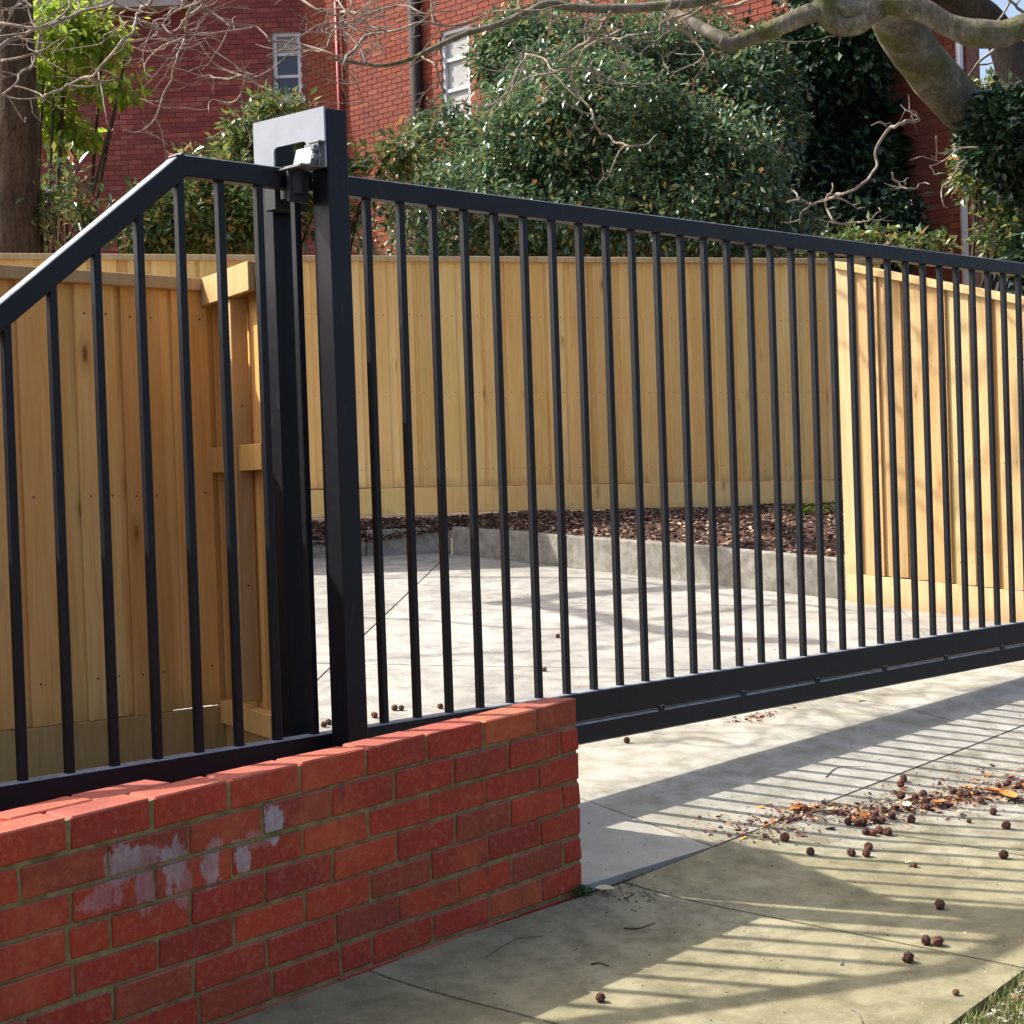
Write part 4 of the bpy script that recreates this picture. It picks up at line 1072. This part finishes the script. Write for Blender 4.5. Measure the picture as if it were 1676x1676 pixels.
# dark tree mass behind the camellia
dk = empty('dark_evergreen', Vector((at(1370, 800, 21.5).x, at(1370, 800, 21.5).y, .9)), label='tall dark evergreen clothed in ivy between the bush and the brick corner', cat='tree')
bl = [blob(1330, 150, 95, 130, 21.3), blob(1350, 300, 85, 130, 21.2), blob(1310, 60, 110, 70, 21.5), blob(1390, 380, 90, 60, 20.6), blob(1290, 230, 60, 160, 21), blob(1440, 370, 45, 50, 20.8), blob(1475, 330, 18, 40, 20.6), blob(1395, 100, 25, 120, 21.3), blob(1350, -120, 140, 120, 21.8)]
foliage('crown', bl, 36000, .10, LEAF_DARK, dk, 9, 16, .22, .3, .4, .6)
foliage('inner_crown', [blob(1345, 200, 75, 230, 21.9), blob(1380, 380, 90, 60, 21.6), blob(1420, 330, 30, 120, 21.8)], 9000, .20, LEAF_DARK, dk, 19, 12, .2, .3, .2, .7)
T = Tubes(); T.add([x-dk.location for x in (Vector(dk.location), at(1345, 300, 21.5), at(1350, -160, 21.9))], lambda t: .16*(1-.6*t), 10); link('trunk', T.build('trunk', BARK_DARK), dk)
# low bright shrub tops over the right of the back fence
s5 = empty('low_green_shrub', Vector((at(1430, 800, 17).x, at(1430, 800, 17).y, .9)), label='low light green shrub poking above the back fence near its right end', cat='shrub')
bl = [blob(1420, 390, 60, 18, 16.8), blob(1380, 400, 40, 20, 16.9), blob(1500, 403, 40, 14, 16.6), blob(1340, 410, 40, 15, 16.8)]
foliage('foliage', bl, 1900, .075, LEAF_MIX, s5, 10, 9, .11, .1, .3)

# ---- plane tree: big leaning trunk, pale limbs and hanging twigs
pt = empty('plane_tree', Vector((at(1760, 800, 13.5).x, at(1760, 800, 13.5).y, .45)), label='large bare plane tree with leaning grey trunk and long pale twigs across the top', cat='tree')
def tube_part(name, pts, radf, mt, n=14, wob=.12, seg=5):
    T = Tubes(); T.add([x-pt.location for x in catmull(pts, seg)], radf, n, wob); return link(name, T.build(name, mt), pt)
s_ = lambda px, D: px*D/FOC
tube_part('trunk', [at(1790, 640, 13.5), at(1740, 420, 13.4), at(1680, 290, 13.1), at(1612, 205, 12.8), at(1560, 160, 12.5), at(1513, 105, 12.2), at(1480, 55, 11.8), at(1462, 12, 11.5), at(1470, -60, 11.3)],
          lambda t: s_(41, 12.5)*(1.08-.25*t) if t < .93 else s_(28, 11.5), BARK_PLANE, 20, .14)
tube_part('limb', [at(1750, 320, 13.6), at(1700, 220, 13.8), at(1664, 130, 13.9), at(1640, 62, 14), at(1590, 12, 14), at(1530, -25, 14), at(1470, -60, 14)], lambda t: s_(30, 14)*(1.1-.35*t), BARK_DARK, 16, .1)
L1p = [at(2500, -420, 10.2), at(2300, -230, 10), at(2060, -90, 9.8), at(1850, 5, 9.6), at(1760, 28, 9.6), at(1676, 44, 9.6), at(1640, 56, 9.6), at(1597, 54, 9.6), at(1556, 42, 9.6), at(1518, 20, 9.6), at(1488, 10, 9.6), at(1452, 8, 9.6), at(1398, 18, 9.6), at(1360, 14, 9.6)]
tube_part('limb', L1p, lambda t: s_(27, 9.6)*(1-.42*t)*(1+.10*math.sin(t*27)), BARK_PLANE, 14, .14)
tube_part('limb', [at(1352, -70, 9.55), at(1350, -10, 9.6), at(1354, 22, 9.6), at(1372, 40, 9.62), at(1400, 38, 9.62), at(1440, 12, 9.6)], lambda t: s_(20, 9.6)*(1-.1*t), BARK_PLANE, 12, .2)
tube_part('limb', [at(1372, 18, 9.6), at(1330, 20, 9.6), at(1277, 42, 9.6), at(1230, 60, 9.6), at(1196, 72, 9.6), at(1178, 68, 9.6)], lambda t: s_(17, 9.6)*(1-.35*t), BARK_PLANE, 12, .16)
tube_part('limb', [at(1200, 70, 9.6), at(1160, 52, 9.7), at(1120, 30, 9.8), at(1080, 5, 9.9), at(1040, -30, 10)], lambda t: s_(11, 9.7)*(1-.3*t), BARK_PLANE, 10, .16)
tube_part('limb', [at(1230, -30, 9.2), at(1160, -2, 9.2), at(1097, 8, 9.2), at(1007, 14, 9.2), at(940, 12, 9.2), at(896, 6, 9.2), at(868, 18, 9.2), at(818, 39, 9.2), at(760, 56, 9.2), at(703, 82, 9.2), at(676, 95, 9.2), at(632, 107, 9.1), at(590, 104, 9.1), at(540, 96, 9)],
          lambda t: s_(9.5, 9.2)*(1-.78*t), BARK_PLANE, 8, .12)
def over(pts, h):      # unseen limbs added for the driveway's shade bands: ground points lifted toward the sun
    out = []
    for px, py in pts:
        g = on_ground(px, py); out.append(g+SUN*(h/SUN.z))
    return out
tube_part('limb', over([(820, 990), (900, 978), (1020, 968), (1180, 960), (1330, 955)], 5.2), .11, BARK_PLANE, 8)
tube_part('limb', over([(860, 985), (960, 1005), (1060, 1028), (1180, 1045), (1330, 1050)], 5.2), .10, BARK_PLANE, 8)
tube_part('limb', over([(1040, 900), (1130, 905), (1220, 915), (1330, 930), (1420, 960)], 5.6), .15, BARK_PLANE, 8)
tube_part('limb', over([(560, 1010), (700, 1015), (900, 1030), (1100, 1010), (1300, 985)], 7.2), .03, BARK_PLANE, 6)
tube_part('limb', over([(540, 950), (760, 945), (1000, 948), (1200, 975), (1400, 1000)], 7.0), .025, BARK_PLANE, 6)
tube_part('limb', over([(540, 1085), (760, 1070), (1000, 1060), (1200, 1020)], 7.5), .02, BARK_PLANE, 6)
TF = Tubes(); rf_ = random.Random(5)
for k in range(46):      # unseen thin branches added to dapple the right fence with shadow
    z_ = rf_.uniform(.5, 2.9); y_ = rf_.uniform(.6, 3.1); p0 = Vector((5.58, y_, z_))+SUN*rf_.uniform(3.6, 5.2)
    d_ = Vector((rf_.gauss(0, .5), rf_.gauss(0, 1), rf_.gauss(.2, .7))).normalized(); P = [p0]
    for i in range(6): P.append(P[-1]+(d_+Vector((rf_.gauss(0, .3), rf_.gauss(0, .3), rf_.gauss(0, .3))))*.16)
    if min((x-C0).dot(cu)/((x-C0).dot(cf)) for x in P) < 850/FOC: continue
    TF.add([x-pt.location for x in P], lambda t: .016*(1-.6*t), 5)
link('twigs', TF.build('twigs', TWIG), pt, kind='stuff')
TW = Tubes(); rs = random.Random(77)
allp = []
def twig(pts, w_, D, kids=6, depth=2, klen=.35):
    P = catmull([at(x, y, D+dd) for (x, y), dd in zip(pts, [rs.uniform(-.25, .25) for _ in pts])], 5)
    # wobble
    P = [p+Vector((noise.noise(p*6), noise.noise(p*6+Vector((5, 0, 0))), noise.noise(p*6+Vector((0, 5, 0)))))*.02 for p in P]
    TW.add([p-pt.location for p in P], lambda t: s_(w_/2, D)*(1-.6*t), 5)
    for _ in range((kids+1)//2): grow(P[rs.randint(2, len(P)-1)], s_(w_/2, D)*.62, klen*rs.uniform(.5, 1.3), depth)
def grow(p, r_, L, depth):
    rt = Vector((cr.x, cr.y, 0)); d = (rt*rs.gauss(0, 1)+Vector((rs.gauss(0, .35), rs.gauss(0, .35), rs.gauss(-.15, .55)))).normalized()
    n = max(5, int(L/.05)); st = L/n; P = [p]; curl = Vector((rs.gauss(0, .22), rs.gauss(0, .22), rs.uniform(-.05, .33)))
    for i in range(n):
        d = (d+curl*.35+Vector((rs.gauss(0, .13), rs.gauss(0, .13), rs.gauss(0, .13)))).normalized(); P.append(P[-1]+d*st)
    TW.add([q-pt.location for q in P], lambda t: max(r_*(1-.65*t), .0018), 4, cap=False)
    if depth > 0:
        for _ in range(rs.randint(1, 2)): grow(P[rs.randint(1, len(P)-1)], r_*.7, L*rs.uniform(.35, .7), depth-1)
twig([(322, -20), (322, 0), (308, 29), (304, 57), (290, 97), (279, 136), (254, 193), (229, 215), (204, 215)], 6, 8.6, 6)
twig([(275, -30), (250, 0), (222, 21), (215, 57), (193, 72), (161, 118), (125, 132), (82, 154), (64, 154), (21, 140)], 7, 8.4, 7)
twig([(161, 118), (168, 161), (179, 208), (190, 215)], 3.5, 8.4, 2)
twig([(-20, 43), (60, 43), (107, 21), (118, 0), (116, -20)], 6, 8, 5)
twig([(-20, 84), (36, 61), (82, 39), (125, 21), (172, 7), (200, -12)], 8, 8, 7)
twig([(60, 60), (54, 107), (36, 115), (32, 132), (11, 150), (18, 165), (39, 197), (47, 193)], 5, 8, 5)
twig([(0, 100), (36, 95), (70, 80), (100, 60)], 5, 8, 3)
twig([(300, 30), (311, 57), (358, 107), (405, 125), (423, 140), (444, 150)], 5, 8.8, 7)
twig([(405, 125), (380, 168), (347, 165), (343, 186)], 4, 8.8, 3)
twig([(405, 125), (358, 128), (340, 120), (318, 128)], 4, 8.8, 3)
twig([(444, 64), (490, 72), (537, 86), (600, 104)], 5, 9, 4)
twig([(304, 57), (250, 90), (235, 118), (245, 130)], 4, 8.6, 3)
twig([(300, 0), (340, 20), (380, 40), (420, 45), (444, 64)], 6, 8.9, 8)
twig([(340, -20), (330, 10), (310, 25), (280, 50), (230, 40), (222, 21)], 5, 8.7, 5)
twig([(560, 100), (600, 60), (640, 50), (690, 40), (740, 45), (800, 20), (860, 10)], 6, 9.1, 10)
twig([(560, 15), (600, 25), (650, 8), (700, 20), (760, 12)], 5, 9.3, 8)
twig([(600, 104), (580, 70), (560, 40), (575, 10), (560, -20)], 5, 9.1, 6)
twig([(480, -10), (520, 20), (560, 30), (590, 50), (640, 48)], 5, 9.2, 6)
twig([(690, 90), (710, 110), (725, 150), (700, 170)], 4, 9.1, 4)
twig([(1000, 20), (990, 40), (972, 54), (940, 80), (900, 107)], 8, 9.3, 6)
twig([(1020, 50), (960, 75), (940, 110), (911, 118), (857, 129), (820, 160), (793, 179)], 5, 9.4, 8)
twig([(860, 88), (890, 100), (911, 118), (960, 110), (1000, 130), (1040, 138), (1076, 130), (1090, 100)], 4, 9.5, 6)
twig([(965, 179), (975, 205), (990, 222), (1010, 232), (1036, 240), (1060, 235), (1076, 222)], 5, 9.3, 3)
twig([(930, 100), (945, 150), (965, 179)], 5, 9.3, 2)
twig([(1100, 30), (1130, 60), (1150, 90), (1120, 110)], 5, 9.5, 6)
twig([(1194, 66), (1215, 72), (1245, 72), (1270, 62)], 4, 9.5, 4)
twig([(860, 90), (842, 130), (835, 160), (800, 190)], 4, 9.3, 4)
twig([(1506, 193), (1490, 198), (1470, 204), (1452, 215), (1430, 247), (1432, 276), (1409, 304), (1380, 315), (1355, 326), (1327, 333), (1305, 322), (1296, 312)], 7, 9.8, 5, 1, .15)
twig([(1355, 326), (1354, 340), (1366, 362), (1400, 364), (1416, 362), (1438, 347), (1443, 343)], 5, 9.8, 4, 1, .12)
twig([(1355, 326), (1362, 308), (1361, 295)], 4, 9.8, 0); twig([(1327, 333), (1310, 350), (1308, 366)], 4, 9.8, 2, 1, .1)
twig([(1506, 193), (1500, 186), (1490, 180), (1492, 190)], 4, 9.8, 4, 1, .12); twig([(1452, 207), (1440, 200), (1426, 204)], 4, 9.8, 2, 1, .1)
twig([(1458, 284), (1470, 300), (1487, 308), (1510, 304), (1520, 302)], 4, 9.9, 3, 1, .12)
twig([(1600, 240), (1570, 245), (1540, 262), (1515, 256), (1490, 262)], 3.5, 10, 3, 1, .12)
twig([(1575, 262), (1560, 290), (1543, 310), (1545, 330), (1552, 342)], 4, 10, 2, 1, .12)
twig([(1533, 222), (1537, 247), (1560, 245), (1580, 240)], 3, 10, 2, 1, .1)
twig([(1350, -10), (1300, -30), (1250, -10), (1200, 10), (1150, 15), (1110, 40)], 8, 9.4, 8)
twig([(1676, 20), (1650, 0), (1620, -20)], 6, 10.5, 3); twig([(1654, 0), (1640, 25), (1622, 45)], 5, 11.5, 0)
twig([(1627, 82), (1600, 105), (1575, 135)], 6, 12.5, 1, 1, .2)
for _ in range(13):      # hanging twig sprays along the top
    x = rs.choice([rs.uniform(-20, 480), rs.uniform(480, 980), rs.uniform(0, 1250)]); y = rs.uniform(-50, 20); D = rs.uniform(8.2, 9.8)
    pts = [(x, y)]; dx = rs.uniform(-45, 45)
    for i in range(5): pts.append((pts[-1][0]+dx+rs.gauss(0, 22), pts[-1][1]+rs.uniform(0, 28))); dx *= .9
    twig(pts, rs.uniform(3, 5), D, 4, 2, .28)
link('twigs', TW.build('twigs', TWIG), pt, kind='stuff')
# ivy on the lower trunk
bl = [blob(1645, 215, 65, 45, 12.3, .4), blob(1700, 285, 60, 50, 12.3, .4), blob(1720, 420, 60, 90, 12.6, .4), blob(1603, 205, 22, 26, 12.1, .25), blob(1640, 170, 40, 20, 12.4, .3), blob(1625, 250, 40, 30, 12.2, .3)]
foliage('ivy', bl, 16000, .06, LEAF_DARK, pt, 12, 12, .12, .2, .4, .7)
